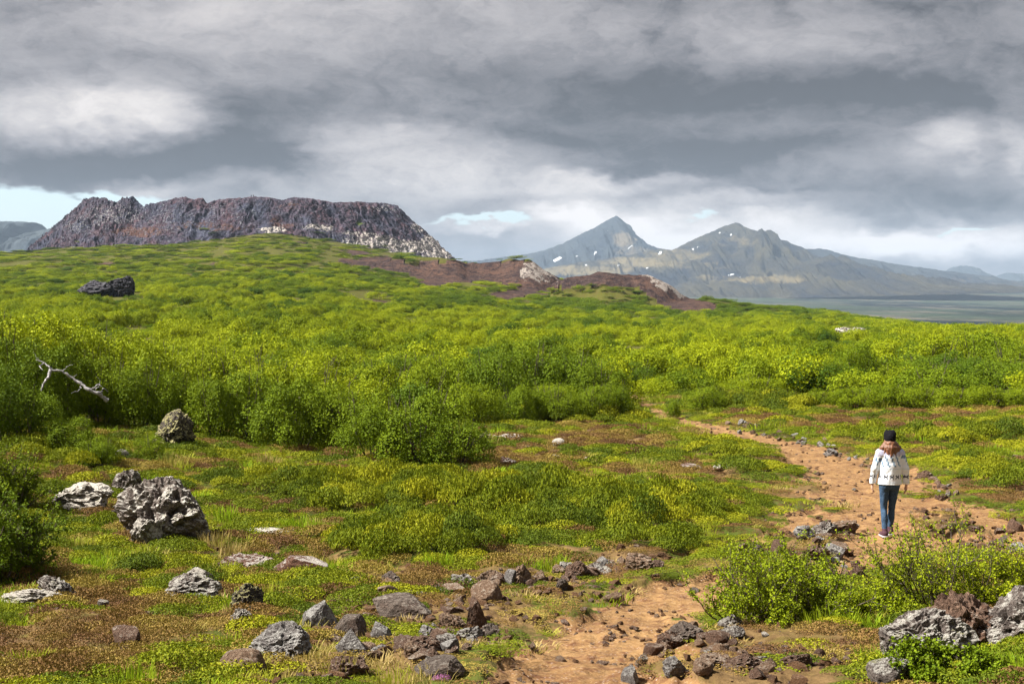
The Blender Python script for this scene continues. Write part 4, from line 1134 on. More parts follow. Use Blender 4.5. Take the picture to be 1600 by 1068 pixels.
BIG = [
 (262, 852, 178, 118, 'lava', 'lava', 1, 'large craggy lava boulder speckled with white lichen on the left', 2, .8, 'boulder'),
 (198, 775, 62, 46, 'lava', 'lava', 9, 'grey green lichened lump on the upper left of the large craggy boulder', 1, .8, 'boulder'),
 (122, 798, 112, 46, 'lava', 'pale', 2, 'low pale boulder left of the large craggy lava boulder', 1, .7, 'boulder'),
 (232, 856, 70, 44, 'lava', 'pale', 3, 'pale pink boulder at the foot of the large craggy lava boulder', 1, .8, 'boulder'),
 (268, 705, 84, 66, 'lava', 'mossy', 4, 'dark boulder with a yellow moss cap in front of the thicket', 2, .9, 'boulder'),
 (206, 664, 64, 52, 'lava', 'mossy', 5, 'pale moss covered boulder at the tip of the dead branch', 1, .9, 'boulder'),
 (187, 720, 28, 18, 'round', 'pale', 6, 'small pale stone in the grass below the mossy boulders', 0, .9, 'rock'),
 (470, 903, 104, 36, 'round', 'rust', 7, 'long rounded red and white slab in the left foreground grass', 1, .5, 'rock'),
 (383, 892, 90, 26, 'lava', 'rust', 8, 'flat brown slab left of the long rounded slab', 1, .7, 'rock'),
 (420, 838, 110, 10, 'slab', 'pale', 10, 'flat white stone strip lying in the grass right of the large boulder', 0, .5, 'rock'),
 (86, 938, 78, 36, 'lava', 'lava', 11, 'rough lichened rock near the left edge of the foreground', 1, .7, 'rock'),
 (50, 950, 110, 22, 'lava', 'pale', 12, 'low pale rock shelf at the left edge below the rough rock', 1, .6, 'rock'),
 (290, 938, 110, 40, 'lava', 'lava', 13, 'white and brown ragged rock shelf in the left foreground', 1, .7, 'rock'),
 (310, 915, 60, 26, 'slab', 'pale', 14, 'tilted pale stone behind the ragged rock shelf', 0, .6, 'rock'),
 (390, 962, 66, 48, 'lava', 'mossy', 15, 'small spiky rock with moss right of the ragged shelf', 1, .8, 'rock'),
 (372, 985, 40, 32, 'lava', 'pale', 16, 'white lichened stone below the small spiky mossy rock', 1, .8, 'rock'),
 (230, 968, 34, 16, 'lava', 'brown', 17, 'small dark stone half sunk in brown heather', 0, .8, 'rock'),
 (190, 1018, 52, 34, 'block', 'brown', 18, 'lone grey brown stone in the brown heather at lower left', 1, .8, 'rock'),
 (378, 1062, 74, 44, 'round', 'tan', 19, 'rounded tan stone at the bottom left of centre', 1, .8, 'rock'),
 (445, 1036, 122, 60, 'lava', 'grey', 20, 'wide rough grey rock above the rounded tan stone', 2, .8, 'rock'),
 (498, 988, 62, 46, 'block', 'grey', 21, 'angular blue grey rock with a flat tilted face', 1, .8, 'rock'),
 (540, 1006, 62, 46, 'block', 'dark', 22, 'dark angular block right of the blue grey rock', 1, .8, 'rock'),
 (545, 1030, 60, 40, 'block', 'grey', 23, 'grey block below the dark angular block', 1, .8, 'rock'),
 (596, 1005, 46, 30, 'block', 'grey', 24, 'small brown grey block between the dark blocks', 1, .8, 'rock'),
 (628, 968, 98, 36, 'block', 'dark', 25, 'long dark squared block left of the trail', 1, .6, 'rock'),
 (742, 985, 44, 50, 'block', 'brown', 26, 'upright pointed grey brown stone beside the trail', 1, .8, 'rock'),
 (764, 998, 40, 24, 'lava', 'dark', 27, 'low dark stone at the foot of the upright pointed stone', 0, .8, 'rock'),
 (705, 990, 52, 30, 'lava', 'tan', 28, 'tan topped stone left of the upright pointed stone', 1, .8, 'rock'),
 (700, 1018, 46, 34, 'lava', 'lava', 29, 'stone with a bright white lichen spot left of the trail', 1, .8, 'rock'),
 (660, 1020, 70, 26, 'lava', 'brown', 30, 'rough brown stone beside the white spotted one', 1, .8, 'rock'),
 (690, 1062, 92, 30, 'slab', 'dark', 31, 'long dark slab near the bottom edge left of the trail', 1, .6, 'rock'),
 (545, 1064, 70, 36, 'lava', 'brown', 32, 'brown lumpy stone near the bottom edge left of the long slab', 1, .8, 'rock'),
 (552, 918, 26, 14, 'round', 'pale', 33, 'small pinkish white stone right of the long rounded slab', 0, .8, 'rock'),
 (605, 922, 44, 24, 'lava', 'dark', 34, 'jagged dark stone above the long dark block', 1, .8, 'rock'),
 (757, 945, 56, 34, 'round', 'tan', 35, 'smooth tan stone on the verge above the trail', 1, .8, 'rock'),
 (800, 915, 24, 26, 'block', 'grey', 36, 'small grey pointed stone on the verge above the trail', 0, .8, 'rock'),
 (880, 925, 26, 20, 'lava', 'dark', 37, 'dark tuft topped stone on the upper verge of the trail', 0, .8, 'rock'),
 (940, 892, 34, 20, 'block', 'grey', 38, 'smooth grey brown stone on the upper verge of the trail', 0, .8, 'rock'),
 (1000, 895, 50, 24, 'lava', 'tan', 39, 'rough tan stone at the inner bend of the trail', 1, .8, 'rock'),
 (900, 905, 40, 26, 'lava', 'brown', 40, 'rough brown stone left of the smooth grey brown one', 1, .8, 'rock'),
 (960, 940, 36, 14, 'slab', 'tan', 41, 'flat tan stone lying at the edge of the bare trail', 0, .5, 'rock'),
 (1085, 930, 18, 7, 'block', 'dark', 42, 'small dark stone lying alone on the bare trail', 0, .8, 'rock'),
 (1160, 874, 28, 24, 'block', 'brown', 43, 'pinkish brown stone left of the foreground birch bush top', 0, .8, 'rock'),
 (1186, 868, 22, 16, 'lava', 'dark', 44, 'little dark stone right of the pinkish brown one', 0, .8, 'rock'),
 (1216, 866, 26, 22, 'block', 'brown', 45, 'squarish brown stone above the foreground birch bush', 0, .8, 'rock'),
 (1290, 838, 46, 26, 'lava', 'lava', 46, 'white flecked rock pile top left of the hiker', 1, .8, 'rock'),
 (1262, 846, 44, 20, 'lava', 'grey', 47, 'flat grey rock on the left of the rock pile by the hiker', 1, .8, 'rock'),
 (1322, 832, 50, 20, 'lava', 'tan', 48, 'tan rock on the right of the rock pile by the hiker', 1, .8, 'rock'),
 (1305, 880, 38, 26, 'block', 'grey', 49, 'light grey angular rock below the rock pile by the hiker', 1, .8, 'rock'),
 (1275, 878, 50, 26, 'lava', 'brown', 50, 'brown rock left of the light grey angular rock', 1, .8, 'rock'),
 (1312, 862, 34, 14, 'slab', 'tan', 51, 'flat mossy slab above the light grey angular rock', 0, .8, 'rock'),
 (1345, 908, 26, 22, 'lava', 'brown', 52, 'brown stone at the near end of the rock line by the hiker', 0, .8, 'rock'),
 (1300, 898, 20, 16, 'block', 'brown', 53, 'small pinkish stone above the foreground birch bush gap', 0, .8, 'rock'),
 (1326, 902, 18, 14, 'block', 'tan', 54, 'small tan stone above the gap between the birch bushes', 0, .8, 'rock'),
 (1075, 1005, 60, 32, 'lava', 'dark', 55, 'dark rough rock at the right edge of the near trail', 1, .8, 'rock'),
 (1058, 1018, 56, 24, 'lava', 'brown', 56, 'brown rubble rock at the right edge of the near trail', 1, .8, 'rock'),
 (1120, 1012, 40, 22, 'block', 'brown', 57, 'brown block behind the tan crumbly rock', 0, .8, 'rock'),
 (1120, 1040, 60, 34, 'lava', 'tan', 58, 'tan crumbly rock right of the near trail', 1, .8, 'rock'),
 (1165, 1052, 76, 28, 'lava', 'brown', 59, 'low brown rock right of the tan crumbly rock', 1, .8, 'rock'),
 (1055, 1056, 40, 30, 'lava', 'grey', 60, 'mossy grey rock by the bottom edge at the trail', 1, .8, 'rock'),
 (1032, 1024, 40, 14, 'slab', 'dark', 61, 'dark flat stone jutting onto the near trail', 0, .8, 'rock'),
 (988, 1072, 34, 30, 'block', 'grey', 62, 'blue grey pointed stone at the bottom edge beside the trail', 0, .8, 'rock'),
 (1198, 1000, 16, 8, 'round', 'pale', 63, 'tiny white stone under the foreground birch bush', 0, .8, 'rock'),
 (1280, 1036, 30, 20, 'block', 'brown', 64, 'brown stone in the reddish soil right of centre bottom', 0, .8, 'rock'),
 (1250, 1050, 60, 22, 'lava', 'brown', 65, 'low rough brown rock near the bottom right of centre', 1, .8, 'rock'),
 (1394, 1074, 92, 38, 'round', 'lava', 66, 'rounded light grey rock at the bottom edge under the outcrop', 1, .8, 'rock'),
 (1440, 1048, 190, 105, 'lava', 'lava', 67, 'left sloping end of the lichened outcrop in the right foreground', 2, .7, 'outcrop'),
 (1515, 1020, 190, 95, 'lava', 'brown', 68, 'brown middle hump of the outcrop in the right foreground', 2, .7, 'outcrop'),
 (1590, 1012, 150, 105, 'lava', 'lava', 69, 'pale topped right end of the outcrop at the right edge', 2, .7, 'outcrop'),
 (800, 690, 46, 12, 'lava', 'pale', 70, 'white stone in front of the rounded end bush', 1, .6, 'rock'),
 (762, 688, 46, 12, 'slab', 'pale', 71, 'flat white stone touching the rounded end bush', 0, .6, 'rock'),
 (873, 696, 22, 12, 'round', 'pale', 72, 'white stone in the brown heather right of the white pair', 0, .8, 'rock'),
 (868, 720, 20, 9, 'round', 'pale', 73, 'small white stone below the one in the brown heather', 0, .8, 'rock'),
 (921, 722, 20, 10, 'round', 'pale', 74, 'small white stone in the middle of the heath', 0, .8, 'rock'),
 (790, 726, 34, 14, 'lava', 'rust', 75, 'reddish stone under the right end of the thicket', 0, .8, 'rock'),
 (850, 640, 0, 0, '', '', 0, '', 0, 0, ''),
 (1015, 610, 66, 12, 'slab', 'tan', 76, 'pale flat outcrop behind the far end of the trail', 1, .5, 'rock'),
 (990, 607, 24, 9, 'round', 'pale', 77, 'white stone on the flat outcrop behind the trail', 0, .8, 'rock'),
 (1200, 617, 44, 9, 'lava', 'pale', 78, 'white flat stone in front of the far shrubs right of the trail', 1, .5, 'rock'),
 (1515, 724, 36, 8, 'round', 'pale', 79, 'white flat stone in the grass right of the hiker', 0, .6, 'rock'),
 (1590, 720, 24, 8, 'round', 'tan', 80, 'pale stone by the right edge level with the hiker head', 0, .6, 'rock'),
 (1132, 736, 44, 8, 'slab', 'pale', 81, 'curved white stone on the heath left of the trail', 0, .5, 'rock'),
 (1075, 738, 50, 10, 'slab', 'rust', 82, 'brown slab left of the curved white stone', 0, .5, 'rock'),
 (935, 676, 40, 5, 'slab', 'tan', 83, 'thin pale stone strip on the heath below the middle clump', 0, .5, 'rock'),
 (1160, 664, 22, 10, 'lava', 'grey', 84, 'grey stone at the left of the far trailside stones', 0, .8, 'rock'),
 (1172, 670, 18, 10, 'block', 'brown', 85, 'brown stone just right of the grey far trailside stone', 0, .8, 'rock'),
 (1300, 712, 26, 12, 'lava', 'grey', 86, 'grey stone beside the trail above its wide bend', 0, .8, 'rock'),
 (1462, 754, 22, 12, 'round', 'tan', 87, 'pale stone right of the hiker hip', 0, .8, 'rock'),
 (1446, 752, 30, 16, 'lava', 'brown', 88, 'dark brown stone touching the pale stone right of the hiker', 0, .8, 'rock'),
 (1475, 784, 24, 14, 'lava', 'brown', 89, 'brown stone at the right end of the line beside the hiker', 0, .8, 'rock'),
 (1590, 830, 26, 18, 'block', 'brown', 90, 'brown stone at the right edge on the side trail', 0, .8, 'rock'),
 (1572, 852, 22, 14, 'block', 'dark', 91, 'dark stone on the bare soil near the right edge', 0, .8, 'rock'),
 (1595, 862, 34, 14, 'slab', 'grey', 92, 'grey flat stone at the right edge of the bare soil', 0, .8, 'rock'),
]
_r = random.Random(9)
for (u_, v_, w_, h_, st_, mt_, sd_, lb_, bg_, dp_, nm_) in BIG:
    if not st_: continue
    rock(u_, v_, w_, h_, st_, mt_, sd_, lb_, rz=_r.uniform(-.5, .5) if dp_ > .65 else _r.uniform(-.15, .15), big=bg_, depth=dp_, name=nm_, cat=nm_, sink=.34)
# far outcrops
rock(150, 461, 66, 28, 'lava', 'basalt', 101, 'left half of the dark jagged outcrop on the green slope', Y=300, big=1, name='outcrop', cat='outcrop', sink=.15)
rock(192, 461, 54, 34, 'lava', 'basalt', 102, 'right half of the dark jagged outcrop on the green slope', Y=302, big=1, name='outcrop', cat='outcrop', sink=.15)
rock(1322, 506, 40, 16, 'lava', 'lava', 103, 'lichened rocky knob on the green skyline at the right', Y=232, big=1, name='outcrop', cat='outcrop', sink=.1)
rock(1342, 510, 28, 14, 'lava', 'lava', 104, 'lower right lump of the rocky knob on the right skyline', Y=230, big=1, name='outcrop', cat='outcrop', sink=.1)
rock(382, 309, 6.2, 6, 'block', 'basalt', 105, 'dark squared rock stack on the crater rim beside the tiny people', Y=989, big=0, name='rock_stack', cat='rock', sink=.1)
# smaller stones in rows along the trail: copies, grouped where nothing tells them apart
ROWS = [([(585, 925), (650, 932), (710, 925), (780, 915), (850, 910), (905, 900), (960, 890), (1010, 888)], 46, 16, 52, 'brown', 'small rough brown stones along the upper edge of the near trail'),
        ([(560, 1040), (620, 1020), (680, 1035), (740, 1010), (650, 990)], 40, 16, 54, 'mixed', 'small mixed stones in the rubble left of the near trail'),
        ([(1010, 1040), (1060, 1000), (1110, 985), (1150, 1000), (1100, 1055), (1190, 1040)], 38, 14, 46, 'brown', 'small brown stones in the rubble right of the near trail'),
        ([(1135, 662), (1180, 672), (1240, 690), (1300, 704), (1370, 722)], 34, 7, 15, 'mixed', 'small grey brown stones lining the far side of the trail'),
        ([(1440, 745), (1470, 762), (1490, 785)], 9, 9, 18, 'brown', 'small brown stones scattered right of the hiker'),
        ([(1240, 830), (1290, 850), (1330, 885), (1270, 872)], 24, 10, 26, 'mixed', 'small stones of the rock pile left of the hiker'),
        ([(1270, 740), (1330, 770), (1345, 800), (1300, 780)], 7, 7, 13, 'brown', 'small stones lying on the trail left of the hiker'),
        ([(1500, 830), (1560, 850), (1600, 870)], 8, 8, 18, 'mixed', 'small stones on the bare soil at the right edge'),
        ([(20, 960), (120, 950), (260, 955), (340, 950)], 8, 12, 28, 'pale', 'small pale stones among the heather at lower left')]
gN = np.random.default_rng(44)
for pts, n_, w0, w1, mk, grp in ROWS:
    pts = np.array(pts, float); seg = np.r_[0, np.cumsum(np.hypot(*np.diff(pts, axis=0).T))]
    for i in range(n_):
        q = gN.uniform(0, seg[-1]); u_ = np.interp(q, seg, pts[:, 0]) + gN.normal(0, 12); v_ = np.interp(q, seg, pts[:, 1]) + gN.normal(0, 5)
        mt_ = {'brown': ['brown', 'tan', 'tan', 'lava'], 'mixed': ['grey', 'brown', 'tan', 'lava'], 'pale': ['pale', 'lava']}[mk][gN.integers(0, 2 if mk == 'pale' else 4)]
        w_ = gN.uniform(w0, w1) * gN.uniform(.7, 1)
        rock(u_, v_, w_, w_ * gN.uniform(.45, .75), ['lava', 'block'][gN.integers(0, 2)], mt_, int(gN.integers(200, 206)), grp[:-7] if False else ('one of the ' + grp), rz=gN.uniform(0, 6.28), tilt=gN.normal(0, .2), big=0, depth=gN.uniform(.7, 1), group=grp, sink=.36)
# gravel: uncountable
MR['clod'] = mat_rock('trail_soil_clods', (.30, .165, .085), (.15, .075, .038), (.42, .29, .19), .0, .35)
def build_gravel():
    g = np.random.default_rng(61)
    P = wedge_points(g, 7, 50, lambda y: .045 + .0032 * y, .42, 1)
    X, Y = P[:, 0], P[:, 1]; pm = path_mask(X, Y); br = blobs_at(X, Y, BROWN)
    c = fbm(X * 1.5, Y * 1.2, 3, 131); dry = blobs_at(X, Y, DRY)
    pr = .16 * (pm > .5) * (c > .08) + .55 * ((pm > .05) & (pm < .75)) * (c > -.1) + .08 * (br > .6) + .25 * (pm > .4) * (c > .22) + .40 * (dry > .5) * (c > -.05) * (pm < .5)
    k = g.uniform(0, 1, len(X)) < pr
    X, Y = X[k], Y[k]; n = len(X); Z = ground_z(X, Y)
    s = (.008 + .0011 * Y) * g.lognormal(0, .5, n); s = np.minimum(s * (1 + .8 * dry[k] * (pm[k] < .5)), .05 + .035 * dry[k] * (pm[k] < .5))
    scl = np.stack([s, s * g.uniform(.7, 1, n), s * g.uniform(.5, .8, n)], -1)
    print('gravel', n)
    meshes = []
    for i in range(6):
        V, Fc = rock_verts(300 + i, ico(3), 'block'); meshes.append(np_mesh('pebble', V, Fc, False, [MR[['clod', 'tan', 'clod', 'brown', 'clod', 'brown'][i]]]))
    scatter('gravel', 'loose reddish gravel and small clods on the trail and its edges', 'gravel', np.stack([X, Y, Z + s * .2], -1),
            np.stack([g.uniform(-.3, .3, n), g.uniform(-.3, .3, n), g.uniform(0, 6.28, n)], -1), scl, g.integers(0, 6, n), g.uniform(0, 1, n), meshes)
build_gravel()

# ------------------------------------------------------------ dead branch
def px3(u, v, Y): return np.array([(u - 800) / F * Y, Y, (VH - v) / F * Y])
def dead_branch():
    Y = 27.5; A = Acc()
    main = [px3(56, 561, Y), px3(68, 567, Y), px3(80, 577, Y - .05), px3(97, 580, Y), px3(112, 590, Y + .02), px3(127, 600, Y), px3(140, 610, Y - .05), px3(155, 616, Y), px3(166, 626, Y + .1)]
    fk = [px3(79, 576, Y), px3(74, 590, Y - .1), px3(66, 600, Y - .15), px3(64, 610, Y - .2)]
    b0 = np.array(main[0]); r = empty('dead_branch', (b0[0], b0[1], b0[2]))
    def bend(L, k=4):
        L = np.array(L); t = np.arange(len(L)); tt = np.linspace(0, len(L) - 1, len(L) * k); g = np.random.default_rng(len(L))
        Q = np.stack([np.interp(tt, t, L[:, i]) for i in range(3)], 1); return Q + g.normal(size=Q.shape) * .008
    Q = bend(main); V, Fc = tube(Q - b0, np.linspace(.010, .040, len(Q)) * (1 + .2 * np.sin(np.arange(len(Q)) * 1.3)), 9)
    limb = link('limb', np_mesh('limb', V, Fc, True, [M_DEADWOOD]), r)
    forks = []
    for L, r0 in ((fk, .035), ([px3(68, 567, Y), px3(60, 572, Y), px3(66, 578, Y - .1)], .015), ([px3(140, 610, Y), px3(152, 600, Y), px3(158, 604, Y)], .018), ([px3(155, 616, Y), px3(160, 606, Y - .05), px3(168, 612, Y)], .014), ([px3(112, 590, Y), px3(120, 585, Y)], .009), ([px3(97, 580, Y), px3(104, 572, Y), px3(113, 570, Y - .1)], .007), ([px3(127, 600, Y), px3(122, 610, Y - .1), px3(110, 615, Y - .2)], .008), ([px3(62, 564, Y), px3(55, 556, Y), px3(52, 549, Y)], .006), ([px3(147, 612, Y), px3(156, 596, Y - .1), px3(150, 588, Y - .1)], .007)):
        Q = bend(L); V, Fc = tube(Q - b0, np.linspace(r0, r0 * .35, len(Q)), 7); forks.append(link('twig', np_mesh('twig', V, Fc, True, [M_DEADWOOD]), r))
    tag(r, 'bleached grey dead branch slanting down out of the left thicket', 'branch')
dead_branch()

# ------------------------------------------------------------ the hiker (implicit surface, polygonised with surface nets)
def surf_net(Fv, org, h):
    S = Fv < 0
    nx, ny, nz = Fv.shape
    cnt = np.zeros((nx - 1, ny - 1, nz - 1), np.int8)
    for a in (0, 1):
        for b in (0, 1):
            for c in (0, 1): cnt += S[a:nx - 1 + a, b:ny - 1 + b, c:nz - 1 + c]
    act = (cnt > 0) & (cnt < 8); idx = -np.ones(act.shape, np.int64); ids = np.argwhere(act); idx[act] = np.arange(len(ids))
    acc = np.zeros((len(ids), 3)); w_ = np.zeros(len(ids))
    corners = [(a, b, c) for a in (0, 1) for b in (0, 1) for c in (0, 1)]
    for i, p in enumerate(corners):
        for q in corners[i + 1:]:
            if sum(abs(x - y) for x, y in zip(p, q)) != 1: continue
            f0 = Fv[ids[:, 0] + p[0], ids[:, 1] + p[1], ids[:, 2] + p[2]]; f1 = Fv[ids[:, 0] + q[0], ids[:, 1] + q[1], ids[:, 2] + q[2]]
            m_ = (f0 < 0) != (f1 < 0); t = np.where(m_, f0 / np.where(m_, f0 - f1, 1), 0)
            pt = np.array(p) + t[:, None] * (np.array(q) - np.array(p)); acc[m_] += pt[m_]; w_[m_] += 1
    V = (ids + acc / np.maximum(w_, 1)[:, None]) * h + org
    Fc = []
    for ax in range(3):
        o1, o2 = [(1, 2), (2, 0), (0, 1)][ax]
        sl0 = [slice(1, -1)] * 3; sl1 = [slice(1, -1)] * 3; sl0[ax] = slice(0, -1); sl1[ax] = slice(1, None)
        a, b = S[tuple(sl0)], S[tuple(sl1)]
        e = np.argwhere(a != b); st = a[tuple(e.T)]
        base = e.copy(); base[:, [i for i in range(3) if i != ax]] += 1
        def at(d1, d2):
            k = base.copy(); k[:, o1] -= d1; k[:, o2] -= d2; return idx[tuple(k.T)]
        q = np.stack([at(0, 0), at(1, 0), at(1, 1), at(0, 1)], 1); q[~st] = q[~st][:, ::-1]; Fc.append(q)
    Fc = np.concatenate(Fc); return V, Fc
class SDF:
    def __init__(s, lo, hi, h):
        s.h = h; s.lo = np.array(lo, float); s.n = np.ceil((np.array(hi) - lo) / h).astype(int) + 1
        s.F = np.full(s.n, 1.0, np.float32)
    def _sub(s, lo, hi):
        a = np.clip(((np.array(lo) - s.lo) / s.h).astype(int), 0, s.n - 1); b = np.clip(((np.array(hi) - s.lo) / s.h).astype(int) + 2, 1, s.n)
        sl = tuple(slice(i, j) for i, j in zip(a, b))
        G = np.stack(np.meshgrid(*[s.lo[i] + np.arange(a[i], b[i]) * s.h for i in range(3)], indexing='ij'), -1)
        return sl, G
    def put(s, d, sl, k, cut=False):
        A_ = s.F[sl]
        if cut: s.F[sl] = np.maximum(A_, -d); return
        hh = np.clip(.5 + .5 * (A_ - d) / k, 0, 1); s.F[sl] = A_ * (1 - hh) + d * hh - k * hh * (1 - hh)
    def cone(s, a, b, ra, rb, k=.02, flat=(1, 1, 1), cut=False):
        a, b = np.array(a, float), np.array(b, float); m_ = max(ra, rb) / min(flat) + .06
        sl, G = s._sub(np.minimum(a, b) - m_, np.maximum(a, b) + m_)
        fl = np.array(flat); Gs = (G - a) * fl; d_ = (b - a) * fl
        t = np.clip((Gs @ d_) / (d_ @ d_ + 1e-9), 0, 1)
        s.put(np.linalg.norm(Gs - t[..., None] * d_, axis=-1) - (ra + (rb - ra) * t), sl, k, cut)
    def chain(s, pts, rs, k=.02, flat=(1, 1, 1)):
        for i in range(len(pts) - 1): s.cone(pts[i], pts[i + 1], rs[i], rs[i + 1], k, flat)
    def ell(s, c, r, k=.02, cut=False):
        c = np.array(c, float); r = np.array(r, float); sl, G = s._sub(c - r - .06, c + r + .06)
        q = np.linalg.norm((G - c) / r, axis=-1); s.put((q - 1) * r.min(), sl, k, cut)
    def noise(s, amp, freq, seed):
        band = np.abs(s.F) < .04; ii = np.argwhere(band); p = ii * s.h + s.lo
        s.F[band] += (amp * fbm3(p * freq, 3, seed)).astype(np.float32)
    def mesh(s, name, mat, attrs=None):
        V, Fc = surf_net(s.F, s.lo, s.h)
        at = attrs(V) if attrs else None
        return np_mesh(name, V, Fc, True, mat if isinstance(mat, list) else [mat], at)

def flat_mat(name, c1, c2, scale=60, rough=.8, spec=.2, bump=.3):
    m, t, b = new_mat(name, rough, spec); p = t.obj()
    n = t.noise(p, scale, 4, .6)
    t.put(b.inputs['Base Color'], t.mix(t.rng(n, .35, .65), c1, c2)); t.put(b.inputs['Normal'], t.bump(n, bump, .004)); return m
M_SKIN = flat_mat('skin', (.50, .29, .21), (.56, .34, .25), 40, .5, .3, .1)
M_JEANS = flat_mat('washed_dark_denim', (.022, .045, .090), (.060, .105, .170), 55, .85, .1, .4)
M_HAT = flat_mat('black_knit', (.006, .006, .008), (.016, .015, .018), 90, .95, .05, .6)
M_SHOE = flat_mat('dark_maroon_shoe_fabric', (.045, .020, .030), (.09, .04, .055), 50, .8, .2)
M_SOLE = flat_mat('pale_grey_rubber', (.36, .34, .36), (.48, .46, .48), 40, .7, .2)
def mat_hair():
    m, t, b = new_mat('auburn_hair', .45, .5); p = t.obj()
    n = t.noise(t.v('MULTIPLY', p, (70, 70, 9)), 1.0, 5, .65)
    t.put(b.inputs['Base Color'], t.mix(t.rng(n, .35, .68), (.065, .025, .013), (.28, .115, .052))); t.put(b.inputs['Normal'], t.bump(n, 1.0, .01)); return m
def mat_col(name):
    m, t, b = new_mat(name, .9, .1); p = t.obj(); n = t.noise(p, 70, 4, .6); k = t.noise(t.v('MULTIPLY', p, (6, 6, 2.2)), 1.0, 4, .6)
    t.put(b.inputs['Base Color'], t.mix(t.m('MULTIPLY', n, .12), t.attr('col', out='Color'), (.5, .52, .58))); t.put(b.inputs['Normal'], t.bump(t.m('ADD', t.m('MULTIPLY', n, .3), t.m('MULTIPLY', k, 2.2)), .7, .02)); return m
M_HAIR = mat_hair(); M_KNIT = mat_col('patterned_white_wool')

MOTIF = ["..#....#.", ".###..##.", "..######.", "..#####..", ".##...##.", ".#.....#."]
def knit_cols(V):
    x, y, z = V.T; n = len(V)
    arm = np.abs(x) > (.195 + (1.36 - z) * .05)
    cxm = np.where(arm, np.where(x < 0, -.245, .245), 0); rr = np.where(arm, .06, .17)
    s = np.arctan2(x - cxm, -(y)) * rr                       # arc length round torso or sleeve
    col = np.tile(np.array([.80, .84, .88, 1.0]), (n, 1))
    # pale blue slanting figures on the yoke
    a = np.sin((s * 60 + z * 26)) + .6 * np.sin(s * 121 - z * 60); yk = (z > 1.135) & (z < 1.325)
    col[yk & (a > .35)] = (.24, .38, .50, 1); col[yk & (a > .9)] = (.13, .19, .31, 1)
    col[(z > 1.325)] = (.52, .50, .62, 1); top = (z > 1.30) & (np.sin(s * 95) > .0); col[top] = (.42, .42, .55, 1)
    ln = (np.abs(z - 1.105) < .006) | (np.abs(z - .885) < .006); col[ln] = (.60, .70, .78, 1)
    # band of dark figures
    W_, H_ = .105, .078; z0 = .935
    band = (z > z0) & (z < z0 + H_); uq = np.floor(((s / W_ + .5) % 1.0) * 10).astype(int); vq = np.floor((z0 + H_ - z) / H_ * 6).astype(int)
    M_ = np.array([[ch == '#' for ch in (r_ + '..')[:10]] for r_ in MOTIF])
    hit = band & M_[np.clip(vq, 0, 5), np.clip(uq, 0, 9)]; col[hit] = (.035, .035, .05, 1)
    return {'col': ('POINT', 'FLOAT_COLOR', col)}
